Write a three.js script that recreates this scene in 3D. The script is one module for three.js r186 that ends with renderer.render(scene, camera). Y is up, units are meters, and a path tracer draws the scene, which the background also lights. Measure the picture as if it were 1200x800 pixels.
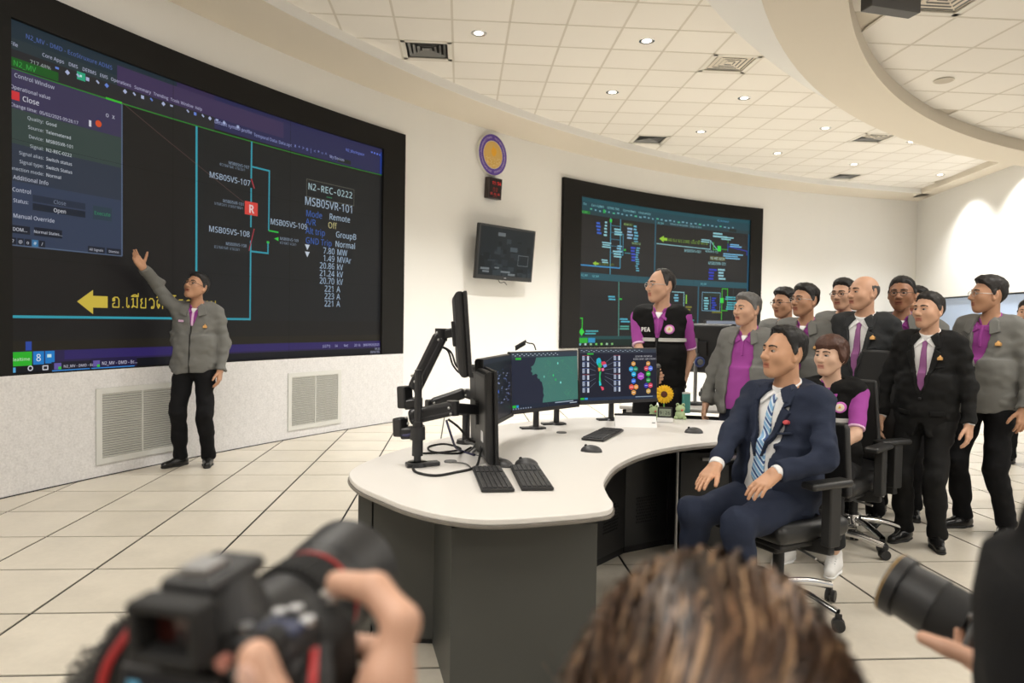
import * as THREE from 'three';
import { RoundedBoxGeometry } from 'three/addons/geometries/RoundedBoxGeometry.js';
import { mergeGeometries, mergeVertices } from 'three/addons/utils/BufferGeometryUtils.js';
import { RectAreaLightUniformsLib } from 'three/addons/lights/RectAreaLightUniformsLib.js';
import { FontLoader } from 'three/addons/loaders/FontLoader.js';
import { TextGeometry } from 'three/addons/geometries/TextGeometry.js';
RectAreaLightUniformsLib.init();

// ---------------------------------------------------------------- camera, exposure, large lights
const scene = new THREE.Scene();
scene.background = new THREE.Color(0x000000);
const V = (x, y, z) => new THREE.Vector3(x, y, z);
const camera = new THREE.PerspectiveCamera(2 * Math.atan(400 / 830.5) * 180 / Math.PI, 1.5, 0.05, 60);
camera.rotation.order = 'YXZ';
camera.position.set(0, 1.431, 0);
camera.rotation.set(-0.0308, -0.0728, 0.0164);
camera.focus = 4.4;
camera.userData.fStop = 2.8;
camera.updateMatrixWorld(true);
const renderer = new THREE.WebGLRenderer({ antialias: true });
renderer.toneMapping = THREE.LinearToneMapping;
renderer.toneMappingExposure = 1.0;
renderer.shadowMap.enabled = true;
const CEILING_LAMP = 0xfffaf2;       // warm white tubes behind the panels
const PANEL_POWER = 11.5, SPOT_POWER = 37, COVE_POWER = 60;

// ---------------------------------------------------------------- helpers
// a point at a given distance in front of the photographer, from a place in the 1200 x 800 picture
function at(u, v, depth) {
  return V((u - 600) / 830.5 * depth, -(v - 400) / 830.5 * depth, -depth).applyMatrix4(camera.matrixWorld);
}
function atY(u, v, y) { const p = at(u, v, 1), o = camera.position; const d = p.sub(o); return o.clone().addScaledVector(d, (y - o.y) / d.y); }
let seedState = 12345;
function rnd() { seedState = (seedState * 1664525 + 1013904223) >>> 0; return seedState / 4294967296; }
function reseed(s) { seedState = s >>> 0; }
const mix = (a, b, t) => a + (b - a) * t;
const clamp = (x, a, b) => Math.max(a, Math.min(b, x));
const sstep = (a, b, x) => { const t = clamp((x - a) / (b - a), 0, 1); return t * t * (3 - 2 * t); };
const taken = {};
function numbered(n) { const k = taken[n] = (taken[n] || 0) + 1; return k === 1 ? n : n + '_' + String(k - 1).padStart(3, '0'); }
function shade(o) { o.traverse(m => { if (m.isMesh) { m.castShadow = true; m.receiveShadow = true; } }); }
function tag(o, label, category, group, kind) { o.userData = { label, category }; if (group) o.userData.group = group; if (kind) o.userData.kind = kind; return o; }
function thing(name, label, category, pos = [0, 0, 0], turn = 0, group) {
  const g = new THREE.Group(); g.name = numbered(name); g.position.set(...pos); g.rotation.y = turn; scene.add(g);
  return tag(g, label, category, group);
}
function struct(name, geo, mat, label, category) {
  const m = geo ? new THREE.Mesh(geo, mat) : new THREE.Group(); m.name = numbered(name); scene.add(m);
  m.userData = { kind: 'structure', label, category }; return m;
}
function part(parent, name, geo, mat, label) {
  const m = new THREE.Mesh(geo, mat); m.name = name; parent.add(m); if (label) m.userData.label = label; return m;
}
const box = (w, h, d, x = 0, y = 0, z = 0, r = 0) => { const g = r ? new RoundedBoxGeometry(w, h, d, 2, Math.min(r, w / 2.01, h / 2.01, d / 2.01)) : new THREE.BoxGeometry(w, h, d); g.translate(x, y, z); return g; };
const cyl = (r0, r1, h, x = 0, y = 0, z = 0, n = 24) => { const g = new THREE.CylinderGeometry(r0, r1, h, n); g.translate(x, y, z); return g; };
const sph = (r, x = 0, y = 0, z = 0, n = 20) => { const g = new THREE.SphereGeometry(r, n, Math.round(n * .7)); g.translate(x, y, z); return g; };
const merge = list => mergeGeometries(list.map(g => { const h = g.index ? g.toNonIndexed() : g; for (const k of Object.keys(h.attributes)) if (!['position', 'normal', 'uv'].includes(k)) h.deleteAttribute(k); return h; }));
function tube(pts, r, n = 24, k = 8) { return new THREE.TubeGeometry(new THREE.CatmullRomCurve3(pts.map(p => p.isVector3 ? p : V(...p))), n, r, k); }
function bar(a, b, w, h, r = 0) { // box beam from a to b
  const A = a.isVector3 ? a : V(...a), B = b.isVector3 ? b : V(...b), d = B.clone().sub(A), L = d.length();
  const g = box(w, h, L, 0, 0, 0, r); const m = new THREE.Matrix4().lookAt(B, A, V(0, 1, 0)); m.setPosition(A.clone().add(B).multiplyScalar(.5)); g.applyMatrix4(m); return g;
}
function rod(a, b, r0, r1 = r0, n = 16) {
  const A = a.isVector3 ? a : V(...a), B = b.isVector3 ? b : V(...b), d = B.clone().sub(A), L = d.length();
  const g = new THREE.CylinderGeometry(r1, r0, L, n); g.applyQuaternion(new THREE.Quaternion().setFromUnitVectors(V(0, 1, 0), d.normalize())); g.translate((A.x + B.x) / 2, (A.y + B.y) / 2, (A.z + B.z) / 2); return g;
}
const lin = (r, g, b) => new THREE.Color().setRGB(r, g, b);
const std = (color, roughness = .6, metalness = 0, extra = {}) => new THREE.MeshStandardMaterial({ color, roughness, metalness, side: THREE.DoubleSide, ...extra });
// value noise
const perm = (() => { reseed(77); const a = Array.from({ length: 512 }, () => rnd()); return a; })();
function h3(i, j, k) { return perm[(i * 73 + j * 157 + k * 311 + ((i * j * 7) ^ (k * 13))) & 511]; }
function noise3(x, y, z) {
  const i = Math.floor(x), j = Math.floor(y), k = Math.floor(z); let a = x - i, b = y - j, c = z - k; a = a * a * (3 - 2 * a); b = b * b * (3 - 2 * b); c = c * c * (3 - 2 * c);
  return mix(mix(mix(h3(i, j, k), h3(i + 1, j, k), a), mix(h3(i, j + 1, k), h3(i + 1, j + 1, k), a), b), mix(mix(h3(i, j, k + 1), h3(i + 1, j, k + 1), a), mix(h3(i, j + 1, k + 1), h3(i + 1, j + 1, k + 1), a), b), c) * 2 - 1;
}
function noiseTex(n, fn, srgb = true, rep = 1) { // fn(x,y) -> [r,g,b] 0..1
  const d = new Uint8Array(n * n * 4);
  for (let y = 0; y < n; y++) for (let x = 0; x < n; x++) { const c = fn(x, y), i = (y * n + x) * 4; d[i] = clamp(c[0], 0, 1) * 255; d[i + 1] = clamp(c[1], 0, 1) * 255; d[i + 2] = clamp(c[2], 0, 1) * 255; d[i + 3] = 255; }
  const t = new THREE.DataTexture(d, n, n); t.wrapS = t.wrapT = THREE.RepeatWrapping; t.magFilter = THREE.LinearFilter; t.minFilter = THREE.LinearMipmapLinearFilter; t.generateMipmaps = true;
  if (srgb) t.colorSpace = THREE.SRGBColorSpace; t.repeat.set(rep, rep); t.needsUpdate = true; return t;
}
function canvasTex(w, h, draw) { const c = document.createElement('canvas'); c.width = w; c.height = h; const x = c.getContext('2d'); draw(x, w, h); const t = new THREE.CanvasTexture(c); t.colorSpace = THREE.SRGBColorSpace; return t; }
// periodic noise for textures
function pnoise(x, y, n, f, s) { const u = x / n * f, v = y / n * f, i = Math.floor(u), j = Math.floor(v); let a = u - i, b = v - j; a = a * a * (3 - 2 * a); b = b * b * (3 - 2 * b); const q = (p, r) => perm[(((p % f + f) % f) * 37 + ((r % f + f) % f) * 101 + s * 17) & 511]; return mix(mix(q(i, j), q(i + 1, j), a), mix(q(i, j + 1), q(i + 1, j + 1), a), b); }

// ---------------------------------------------------------------- materials
const speckle = noiseTex(256, (x, y) => { const n = .5 * pnoise(x, y, 256, 100, 1) + .3 * pnoise(x, y, 256, 128, 2) + .2 * pnoise(x, y, 256, 24, 3); const v = .825 + (n - .5) * .12; return [v, v * .993, v * .993]; });
const tileGrain = noiseTex(256, (x, y) => { const n = .6 * pnoise(x, y, 256, 6, 4) + .25 * pnoise(x, y, 256, 40, 5) + .15 * pnoise(x, y, 256, 128, 6); const v = .93 + (n - .5) * .08; return [v, v * .985, v * .96]; });
const weave = noiseTex(128, (x, y) => { const v = .5 + .25 * Math.sin(x * Math.PI / 2) * Math.sin(y * Math.PI / 2) + .5 * (pnoise(x, y, 128, 64, 8) - .5); return [v, v, v]; }, false);
const fissure = noiseTex(256, (x, y) => { const v = .5 + .5 * (pnoise(x, y, 256, 90, 9) - .5) + .4 * (pnoise(x, y, 256, 128, 10) - .5); return [v, v, v]; }, false);
const M = {
  wall: std(lin(.765, .755, .732), .85),
  soffit: std(lin(.70, .64, .545), .9),
  cove: std(lin(.80, .79, .77), .9),
  panel: std(0xffffff, .9, 0, { map: speckle }),
  ceilTile: [lin(.80, .765, .71), lin(.785, .75, .695), lin(.81, .775, .72)].map(c => std(c, .95, 0, { bumpMap: fissure, bumpScale: .0008 })),
  ceilBar: std(lin(.62, .575, .50), .7),
  floorTile: [lin(.70, .665, .595), lin(.68, .645, .575), lin(.715, .68, .61)].map(c => std(c, .34, 0, { map: tileGrain })),
  joint: std(lin(.010, .009, .008), .95),
  bezel: new THREE.MeshPhysicalMaterial({ color: lin(.010, .0095, .009), roughness: .75, specularIntensity: .4 }),
  blackPlastic: std(lin(.018, .018, .019), .45),
  blackMatte: std(lin(.012, .012, .012), .8),
  greyPlastic: std(lin(.10, .10, .10), .5),
  arm: std(lin(.022, .022, .024), .32),
  chrome: std(lin(.75, .75, .75), .18, 1),
  steel: std(lin(.45, .45, .45), .35, 1),
  deskTop: std(lin(.74, .715, .68), .4),
  deskEdge: std(lin(.16, .145, .125), .5),
  deskBody: std(lin(.048, .05, .046), .42),
  deskInner: std(lin(.018, .018, .018), .45),
  white: std(lin(.8, .8, .8), .5),
  paper: std(lin(.85, .85, .85), .8),
  grille: std(lin(.60, .60, .57), .5),
  dark: std(lin(.02, .02, .02), .8),
};
// ---------------------------------------------------------------- the room: curved video wall, raised floor, tiled ceiling with ring
const CX = 13.168, CZ = 1.893, RW = 18.34, RP = 18.272, RS = 18.31;   // centre and radii of the curved wall, its lower panel, its displays
const rad = a => a * Math.PI / 180;
const onArc = (th, y, R = RW, cx = CX, cz = CZ) => V(cx + R * Math.cos(rad(th)), y, cz + R * Math.sin(rad(th)));
// solid bent slab between two angles (degrees), two radii and two heights
function arcSlab(t0, t1, r0, r1, y0, y1, n, cx = CX, cz = CZ) {
  const pos = [], idx = [];
  for (let i = 0; i <= n; i++) { const t = mix(t0, t1, i / n); for (const [r, y] of [[r0, y0], [r1, y0], [r1, y1], [r0, y1]]) { const p = onArc(t, y, r, cx, cz); pos.push(p.x, p.y, p.z); } }
  for (let i = 0; i < n; i++) for (let k = 0; k < 4; k++) { const a = i * 4 + k, b = i * 4 + (k + 1) % 4, c = a + 4, d = b + 4; idx.push(a, b, c, b, d, c); }
  idx.push(0, 3, 1, 1, 3, 2); const e = n * 4; idx.push(e, e + 1, e + 3, e + 1, e + 2, e + 3);
  let g = new THREE.BufferGeometry(); g.setAttribute('position', new THREE.Float32BufferAttribute(pos, 3)); g.setIndex(idx); g = g.toNonIndexed(); g.computeVertexNormals();
  const P = g.attributes.position, uv = []; for (let i = 0; i < P.count; i++) { const a = Math.atan2(P.getZ(i) - cz, P.getX(i) - cx); uv.push(a * r0, P.getY(i)); } g.setAttribute('uv', new THREE.Float32BufferAttribute(uv, 2)); return g;
}
function arcFace(t0, t1, y0, y1, R, n, u0, u1, v0, v1) {   // picture-bearing bent sheet
  const pos = [], uv = [], idx = [], nor = [];
  for (let i = 0; i <= n; i++) for (let j = 0; j < 2; j++) { const t = mix(t0, t1, i / n), p = onArc(t, j ? y1 : y0, R); pos.push(p.x, p.y, p.z); nor.push(-Math.cos(rad(t)), 0, -Math.sin(rad(t))); uv.push(mix(u0, u1, i / n), j ? v1 : v0); }
  for (let i = 0; i < n; i++) { const a = i * 2; idx.push(a, a + 2, a + 1, a + 1, a + 2, a + 3); }
  const g = new THREE.BufferGeometry(); g.setAttribute('position', new THREE.Float32BufferAttribute(pos, 3)); g.setAttribute('normal', new THREE.Float32BufferAttribute(nor, 3)); g.setAttribute('uv', new THREE.Float32BufferAttribute(uv, 2)); g.setIndex(idx); return g;
}
const HC = 4.53, HS = 4.42;                 // tiled ceiling, soffit along the wall
struct('wall_back', arcSlab(-203, -97.2, RW, RW + .25, -.1, 5.3, 80), M.wall, 'cream painted curved wall carrying the video screens', 'wall');
// flat walls closing the room: right with a glazed strip, back and near ones
const cornerR = onArc(-97.2, 0, RW), nearR = V(cornerR.x - .197 * 24.5, 0, cornerR.z + 24.5), nearL = onArc(-203, 0, RW);
function flatWall(name, a, b, y0, y1, label, inset = 0) {
  const d = V(b.x - a.x, 0, b.z - a.z), L = d.length(), g = box(L + .3, y1 - y0, .25, 0, (y0 + y1) / 2, 0); const w = struct(name, g, M.wall, label, 'wall');
  w.position.set((a.x + b.x) / 2, 0, (a.z + b.z) / 2); w.rotation.y = -Math.atan2(d.z, d.x); w.translateZ(inset); return w;
}
const HG = 2.08;                            // top of the glazed strip in the right wall
flatWall('wall_right', cornerR, nearR, HG, 5.3, 'cream painted right wall above the bluish glazing', -.125);
flatWall('wall_front', nearR, nearL, -.1, 5.3, 'cream painted wall behind the photographer', -.125);
{ // glazed partition below the right wall
  const d = nearR.clone().sub(cornerR), L = d.length(), ux = d.clone().normalize();
  const w = struct('window_1', null, null, 'bluish glazed partition with grey rails under the right wall', 'window');
  const glass = std(lin(.36, .45, .62), .25), rail = std(lin(.45, .45, .44), .4, .3), blind = std(lin(.32, .35, .40), .6);
  const turn = -Math.atan2(d.z, d.x);
  for (let i = 0; i < 9; i++) {
    const s0 = i * L / 9, c = cornerR.clone().addScaledVector(ux, s0 + L / 18);
    const put = (n, g, m) => { const p = part(w, n, g, m); p.position.copy(c); p.rotation.y = turn; return p; };
    put('pane', box(L / 9 - .06, .80, .02, 0, 1.65, -.06), glass); put('pane', box(L / 9 - .06, 1.10, .02, 0, .66, -.06), blind);
    put('rail', box(L / 9, .06, .07, 0, 1.235, -.06), rail); put('mullion', box(.06, HG, .08, L / 18, HG / 2, -.06), rail);
    put('sill', box(L / 9, .1, .1, 0, .05, -.06), rail);
  }
}
// grey speckled panel under the left video wall
struct('trim_1', arcSlab(-160, -139.79, RP, RW, 0, .935, 30), M.panel, 'light grey speckled panel below the large left video wall', 'wall panel');
struct('baseboard_back', arcSlab(-160, -139.79, RP - .006, RP, 0, .008, 30), M.blackMatte, 'thin black joint at the foot of the speckled panel', 'baseboard');
// ceiling: soffit along the wall, its small upstand, tiles, grid bars and the dropped ring
const ceiling = struct('ceiling', arcSlab(-203, -97.2, 17.5, RW, HS, HS + .16, 80), M.soffit, 'cream suspended ceiling of square tiles with a curved soffit', 'ceiling');
{
  part(ceiling, 'fascia', arcSlab(-203, -97.2, 17.485, 17.5, HS, HC + .01, 80), M.wall);  // lighter wall colour stands for the light falling on this upright face
  const slab = part(ceiling, 'ceiling_slab', box(34, .1, 34, 8, 5.2, -4), M.soffit);
  // soffit along the right wall
  const d = nearR.clone().sub(cornerR), L = d.length();
  const s = part(ceiling, 'soffit', box(L + 1, .16, .5, 0, HS + .08, 0), M.soffit); s.position.set((cornerR.x + nearR.x) / 2, 0, (cornerR.z + nearR.z) / 2); s.rotation.y = -Math.atan2(d.z, d.x); s.translateZ(.12);
}
const QX = 11.55, QZ = .21, HR = 3.85, HI = 4.0, RO = 10.81, RI = 10.24;
part(ceiling, 'ring_band', arcSlab(-250, -60, RI, RO, HR, HR + .05, 120, QX, QZ), M.soffit, 'curved dropped band of the ceiling');
part(ceiling, 'ring_upstand', arcSlab(-250, -60, RI - .012, RI, HR, HI + .02, 120, QX, QZ), M.soffit);
part(ceiling, 'edge_strip', arcSlab(-250, -60, 9.2, RI, HI + .017, HI + .03, 120, QX, QZ), M.soffit); part(ceiling, 'edge_strip', arcSlab(-250, -60, 11.5, 12.6, HC + .017, HC + .03, 120, QX, QZ), M.soffit);
{ // white cove face rising from behind the band to the outer ceiling
  const prof = [[10.58, 3.905], [10.80, 3.93], [11.0, 4.02], [11.2, 4.17], [11.38, 4.33], [11.58, 4.535]], pos = [], idx = [], n = 120, m = prof.length;
  for (let i = 0; i <= n; i++) for (const [r, y] of prof) { const p = onArc(mix(-250, -60, i / n), y, r, QX, QZ); pos.push(p.x, p.y, p.z); }
  for (let i = 0; i < n; i++) for (let k = 0; k < m - 1; k++) { const a = i * m + k; idx.push(a, a + 1, a + m, a + 1, a + m + 1, a + m); }
  const g = new THREE.BufferGeometry(); g.setAttribute('position', new THREE.Float32BufferAttribute(pos, 3)); g.setIndex(idx); g.computeVertexNormals();
  part(ceiling, 'cove', g, M.cove, 'smooth white cove face behind the ring');
}
const toCam = new THREE.Matrix4();
function pix(p) { const q = p.clone().applyMatrix4(camera.matrixWorldInverse); return [600 + 830.5 * q.x / -q.z, 400 - 830.5 * q.y / -q.z, -q.z]; }
camera.matrixWorldInverse.copy(camera.matrixWorld).invert();
const inView = (p, m = 60) => { const [u, v, d] = pix(p); return d > 0 && u > -m && u < 1200 + m && v > -m && v < 800 + m; };
const polR = (x, z) => Math.hypot(x - QX, z - QZ), wallR = (x, z) => Math.hypot(x - CX, z - CZ);
const rightEdge = z => cornerR.x - .197 * (z - cornerR.z);
{
  const G = .6, ox = .468, oz = -8.68, geo = box(G - .012, .016, G - .012, 0, .008, 0), wide = [], ins = [];
  const snap = (x, z) => [ox + (Math.round((x - ox) / G - .5) + .5) * G, oz + (Math.round((z - oz) / G - .5) + .5) * G], inner = atY(1118, 2, HI);
  const VENTS = [[-.469, -8.417, HC, 'square air vent nearest the left end of the ceiling'], [3.24, -8.423, HC, 'large dark square air vent beside the ceiling ring'], [3.23, -11.95, HC, 'small far air vent above the right video screen'], [6.9, -11.5, HC, 'air vent tucked beside the ceiling ring'], [8.1, -14.47, HC, 'farthest air vent near the corner of the ceiling'], [inner.x, inner.z, HI, 'air vent inside the ceiling ring beside the projector']].map(([x, z, y, l]) => [...snap(x, z), y, l]);
  const lamps = [[0.152, -7.80], [2.007, -7.80], [2.007, -9.58], [3.85, -9.6], [3.85, -11.36], [5.7, -10.9], [5.7, -12.6], [7.52, -11.5], [7.52, -13.25], [9.72, -13.9], [9.5, -12.1]];
  for (let i = -14; i < 24; i++) for (let j = -16; j < 16; j++) {
    const x = ox + (i + .5) * G, z = oz + (j + .5) * G, rq = polR(x, z), rw = wallR(x, z);
    if (rw > 17.9 || x > rightEdge(z) - .2) continue;
    if (VENTS.some(v => Math.hypot(v[0] - x, v[1] - z) < .1 && (rq > 11.2) === (v[2] === HC))) continue;
    if (rq > 11.2) wide.push([x, HC, z]);
    else if (rq < RI + .15) ins.push([x, HI, z]);
  }
  for (const [list, cap, y] of [[wide, 300, HC], [ins, 90, HI]]) {
    const seen = list.filter(([x, yy, z]) => inView(V(x, yy, z))).sort((a, b) => Math.hypot(a[0], a[2]) - Math.hypot(b[0], b[2]));
    const near = new Set(seen.slice(0, cap)), rest = [];
    reseed(5);
    for (const t of list) { if (near.has(t)) { const m = part(ceiling, 'ceiling_tile', geo, M.ceilTile[Math.floor(rnd() * 3)]); m.position.set(...t); } else rest.push(geo.clone().translate(...t)); }
    if (rest.length) { const m = part(ceiling, 'ceiling_tiles_beyond', merge(rest), M.ceilTile[0]); m.userData.kind = 'stuff'; }
  }
  const bars = [];
  for (let i = -14; i <= 24; i++) { // grid bars, running both ways, cut to the two ceiling fields
    for (const dirX of [false, true]) {
      if (dirX && (i < -16 || i > 16)) continue;
      const c = (dirX ? oz : ox) + i * G;
      for (const [y, ok] of [[HC, (x, z) => polR(x, z) > 11.3 && wallR(x, z) < 17.9 && x < rightEdge(z) - .1], [HI, (x, z) => polR(x, z) < RI - .01]]) {
        let s = null;
        for (let t = -20; t <= 16; t += .1) {
          const x = dirX ? t : c, z = dirX ? c : t, k = ok(x, z) && t < 15.9;
          if (k && s === null) s = t;
          if (!k && s !== null) { const L = t - s; if (L > .3) { const g = dirX ? box(L, .012, .024, (s + t) / 2, y + .004, c) : box(.024, .012, L, c, y + .004, (s + t) / 2); part(ceiling, 'grid_bar', g, M.ceilBar); } s = null; }
        }
      }
    }
  }
  // downlights
  const trim = new THREE.LatheGeometry([[.062, .0], [.085, 0], [.088, .006], [.062, .01], [.05, .05], [.0, .055]].map(a => new THREE.Vector2(a[0], a[1])), 28);
  const bulbG = new THREE.SphereGeometry(1, 20, 12).scale(.056, .02, .056), reflect = std(lin(.8, .8, .8), .15, .9), glow = std(0xffffff, .5, 0, { emissive: new THREE.Color(0xfff4e6), emissiveIntensity: 6 }), rimM = M.white;
  const where = ['nearest the left end of the ceiling, right of the first air vent', 'in the tile left of the big air vent', 'second row, above the emblem side of the right screen', 'between the ceiling ring and the big air vent', 'above the right video screen, beside a far vent', 'close to the ring, middle of the far ceiling', 'above the right edge of the right video screen', 'half hidden next to the ceiling ring', 'in the far corner between two vents', 'last one, close to the right wall', 'hidden behind the ring, washing the right wall'];
  lamps.forEach(([x, z], i) => {
    const d = thing('ceiling_downlight', 'round recessed downlight ' + where[i], 'downlight', [x, HC - .004, z], 0, 'recessed ceiling downlights');
    part(d, 'reflector', trim, reflect); part(d, 'lamp', bulbG, glow).position.y = .012;
    const s = new THREE.SpotLight(0xfffdf8, SPOT_POWER, 0, rad(58), .7); s.position.set(0, -.06, 0); s.target.position.set(0, -4, 0); s.shadow.radius = 3; s.castShadow = true; d.add(s); d.add(s.target);
  });
  // square air diffusers
  const galv = std(lin(.22, .22, .215), .6, .3);
  for (const [x, z, y, label] of VENTS) {
    const v = thing('air_vent', label, 'air vent', [x, y, z], 0, 'square ceiling air vents'), plate = std(lin(.72, .69, .62), .5);
    part(v, 'duct_top', box(.5, .004, .5, 0, .5, 0), galv);
    for (let q = 0; q < 4; q++) {
      const w = part(v, 'duct_side', box(.5, .5, .004, 0, .25, .248), galv); w.rotation.y = q * Math.PI / 2;
      const f = part(v, 'frame', box(.6, .012, .062, 0, .004, .269), plate); f.rotation.y = q * Math.PI / 2;
      for (let k = 0; k < 4; k++) { const a = .2 - k * .052, g = box(a * 2, .003, .036); g.rotateX(.75); g.translate(0, .022, a); const m = part(v, 'blade', g, galv); m.rotation.y = q * Math.PI / 2; }
    }
    part(v, 'centre_plate', box(.06, .004, .06, 0, .02, 0), galv);
  }
  // round speaker in the inner ceiling
  const sp = thing('ceiling_speaker', 'round beige speaker disc in the ceiling inside the ring', 'speaker', [atY(1106, 93.5, HI).x, HI - .008, atY(1106, 93.5, HI).z]);
  part(sp, 'grille', cyl(.085, .09, .012), std(lin(.5, .45, .37), .8)); part(sp, 'rim', new THREE.TorusGeometry(.09, .008, 8, 32).rotateX(Math.PI / 2), M.ceilBar);
  // ceiling unit at the top edge
  const pj = thing('projector_box', 'dark grey box hanging from the ceiling inside the ring', 'ceiling box', at(1044, 2, 5.35).toArray(), 0.18);
  part(pj, 'case', box(.44, .16, .12, 0, 0, 0, .008), std(lin(.05, .047, .045), .5)); part(pj, 'bracket', box(.05, .05, .05, 0, .085, 0), M.steel);
}
// luminous ceiling panels inside the ring (outside the picture) and the lamp strip in the cove
{
  const glow = std(0xffffff, .6, 0, { emissive: new THREE.Color(CEILING_LAMP), emissiveIntensity: 1.6 });
  for (const [x, z] of [[4.2, -3.6], [6.6, -3.6], [9, -3.6], [3.0, -.6], [5.4, -.6], [8.4, -.6], [3.0, 2.4], [6, 2.4]]) {
    const p = thing('unseen_panel_light', 'luminous square ceiling panel inside the ring, outside the picture', 'ceiling light', [x, HI - .02, z], 0, 'luminous ceiling panels');
    part(p, 'frame', box(1.24, .02, 1.24), M.white); part(p, 'diffuser', box(1.18, .01, 1.18, 0, -.012, 0), glow);
    const a = new THREE.RectAreaLight(CEILING_LAMP, PANEL_POWER, 1.18, 1.18); a.position.set(0, -.03, 0); a.rotation.x = -Math.PI / 2; p.add(a);
  }
  for (const [x, z] of [[-1.0, -4.2], [-1.6, -1.6], [-2.4, .8], [-1.2, 3.4]]) {  // unseen panels; the front one added, all strengthened to brighten the left floor
    const p = thing('unseen_panel_light', 'luminous square panel, unseen, added left of the photographer to brighten the floor', 'ceiling light', [x, HC - .02, z], 0, 'luminous ceiling panels');
    part(p, 'frame', box(1.24, .02, 1.24), M.white); part(p, 'diffuser', box(1.18, .01, 1.18, 0, -.012, 0), glow);
    const a = new THREE.RectAreaLight(CEILING_LAMP, PANEL_POWER * 1.35, 1.18, 1.18); a.position.set(0, -.03, 0); a.rotation.x = -Math.PI / 2; p.add(a);
  }
  const strip = thing('cove_light', 'cool white lamp strip lying behind the ceiling ring', 'strip light');
  const sg = std(0xffffff, .5, 0, { emissive: new THREE.Color(0xdcecff), emissiveIntensity: 6 });
  part(strip, 'lamp_strip', arcSlab(-175, -95, 10.62, 10.66, 3.925, 3.94, 60, QX, QZ), sg);
  for (let i = 0; i < 8; i++) { const t = -170 + i * 10; const a = new THREE.RectAreaLight(0xdcecff, COVE_POWER, 1.7, .05); a.position.copy(onArc(t, 3.95, 10.68, QX, QZ)); a.lookAt(onArc(t, 5.2, 11.4, QX, QZ)); strip.add(a); }
}
// raised floor
const floor = struct('floor', box(34, .2, 34, 6, -.105, -4), M.joint, 'raised floor of large cream tiles with black joints', 'floor');
{
  const G = .6, ox = -5.3579 * .6, oz = -4.7965 * .6, geo = box(G - .016, .03, G - .016, 0, -.015, 0), list = [];
  { const uv = geo.attributes.uv; for (let i = 0; i < uv.count; i++) uv.setXY(i, uv.getX(i) * .6, uv.getY(i) * .6); }
  for (let i = -4; i < 26; i++) for (let j = -14; j < 26; j++) { const x = ox + (i + .5) * G, z = oz - (j + .5) * G; if (wallR(x, z) > RW + .4 || x > rightEdge(z) + .4) continue; list.push([x, 0, z]); }
  const seen = list.filter(([x, y, z]) => inView(V(x, 0, z), 140)).sort((a, b) => a[2] - b[2]).reverse();
  const near = new Set(seen.slice(0, 290)), rest = []; reseed(9);
  const geos = [0, 1, 2, 3].map(k => { const g = geo.clone(), uv = g.attributes.uv; for (let i = 0; i < uv.count; i++) uv.setXY(i, uv.getX(i) + k * .37, uv.getY(i) + k * .21); return g; });
  for (const t of list) { if (near.has(t)) { const m = part(floor, 'floor_tile', geos[Math.floor(rnd() * 4)], M.floorTile[Math.floor(rnd() * 3)]); m.position.set(...t); } else rest.push(geo.clone().translate(...t)); }
  const m = part(floor, 'floor_tiles_beyond', merge(rest), M.floorTile[0]); m.userData.kind = 'stuff';
}
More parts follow.
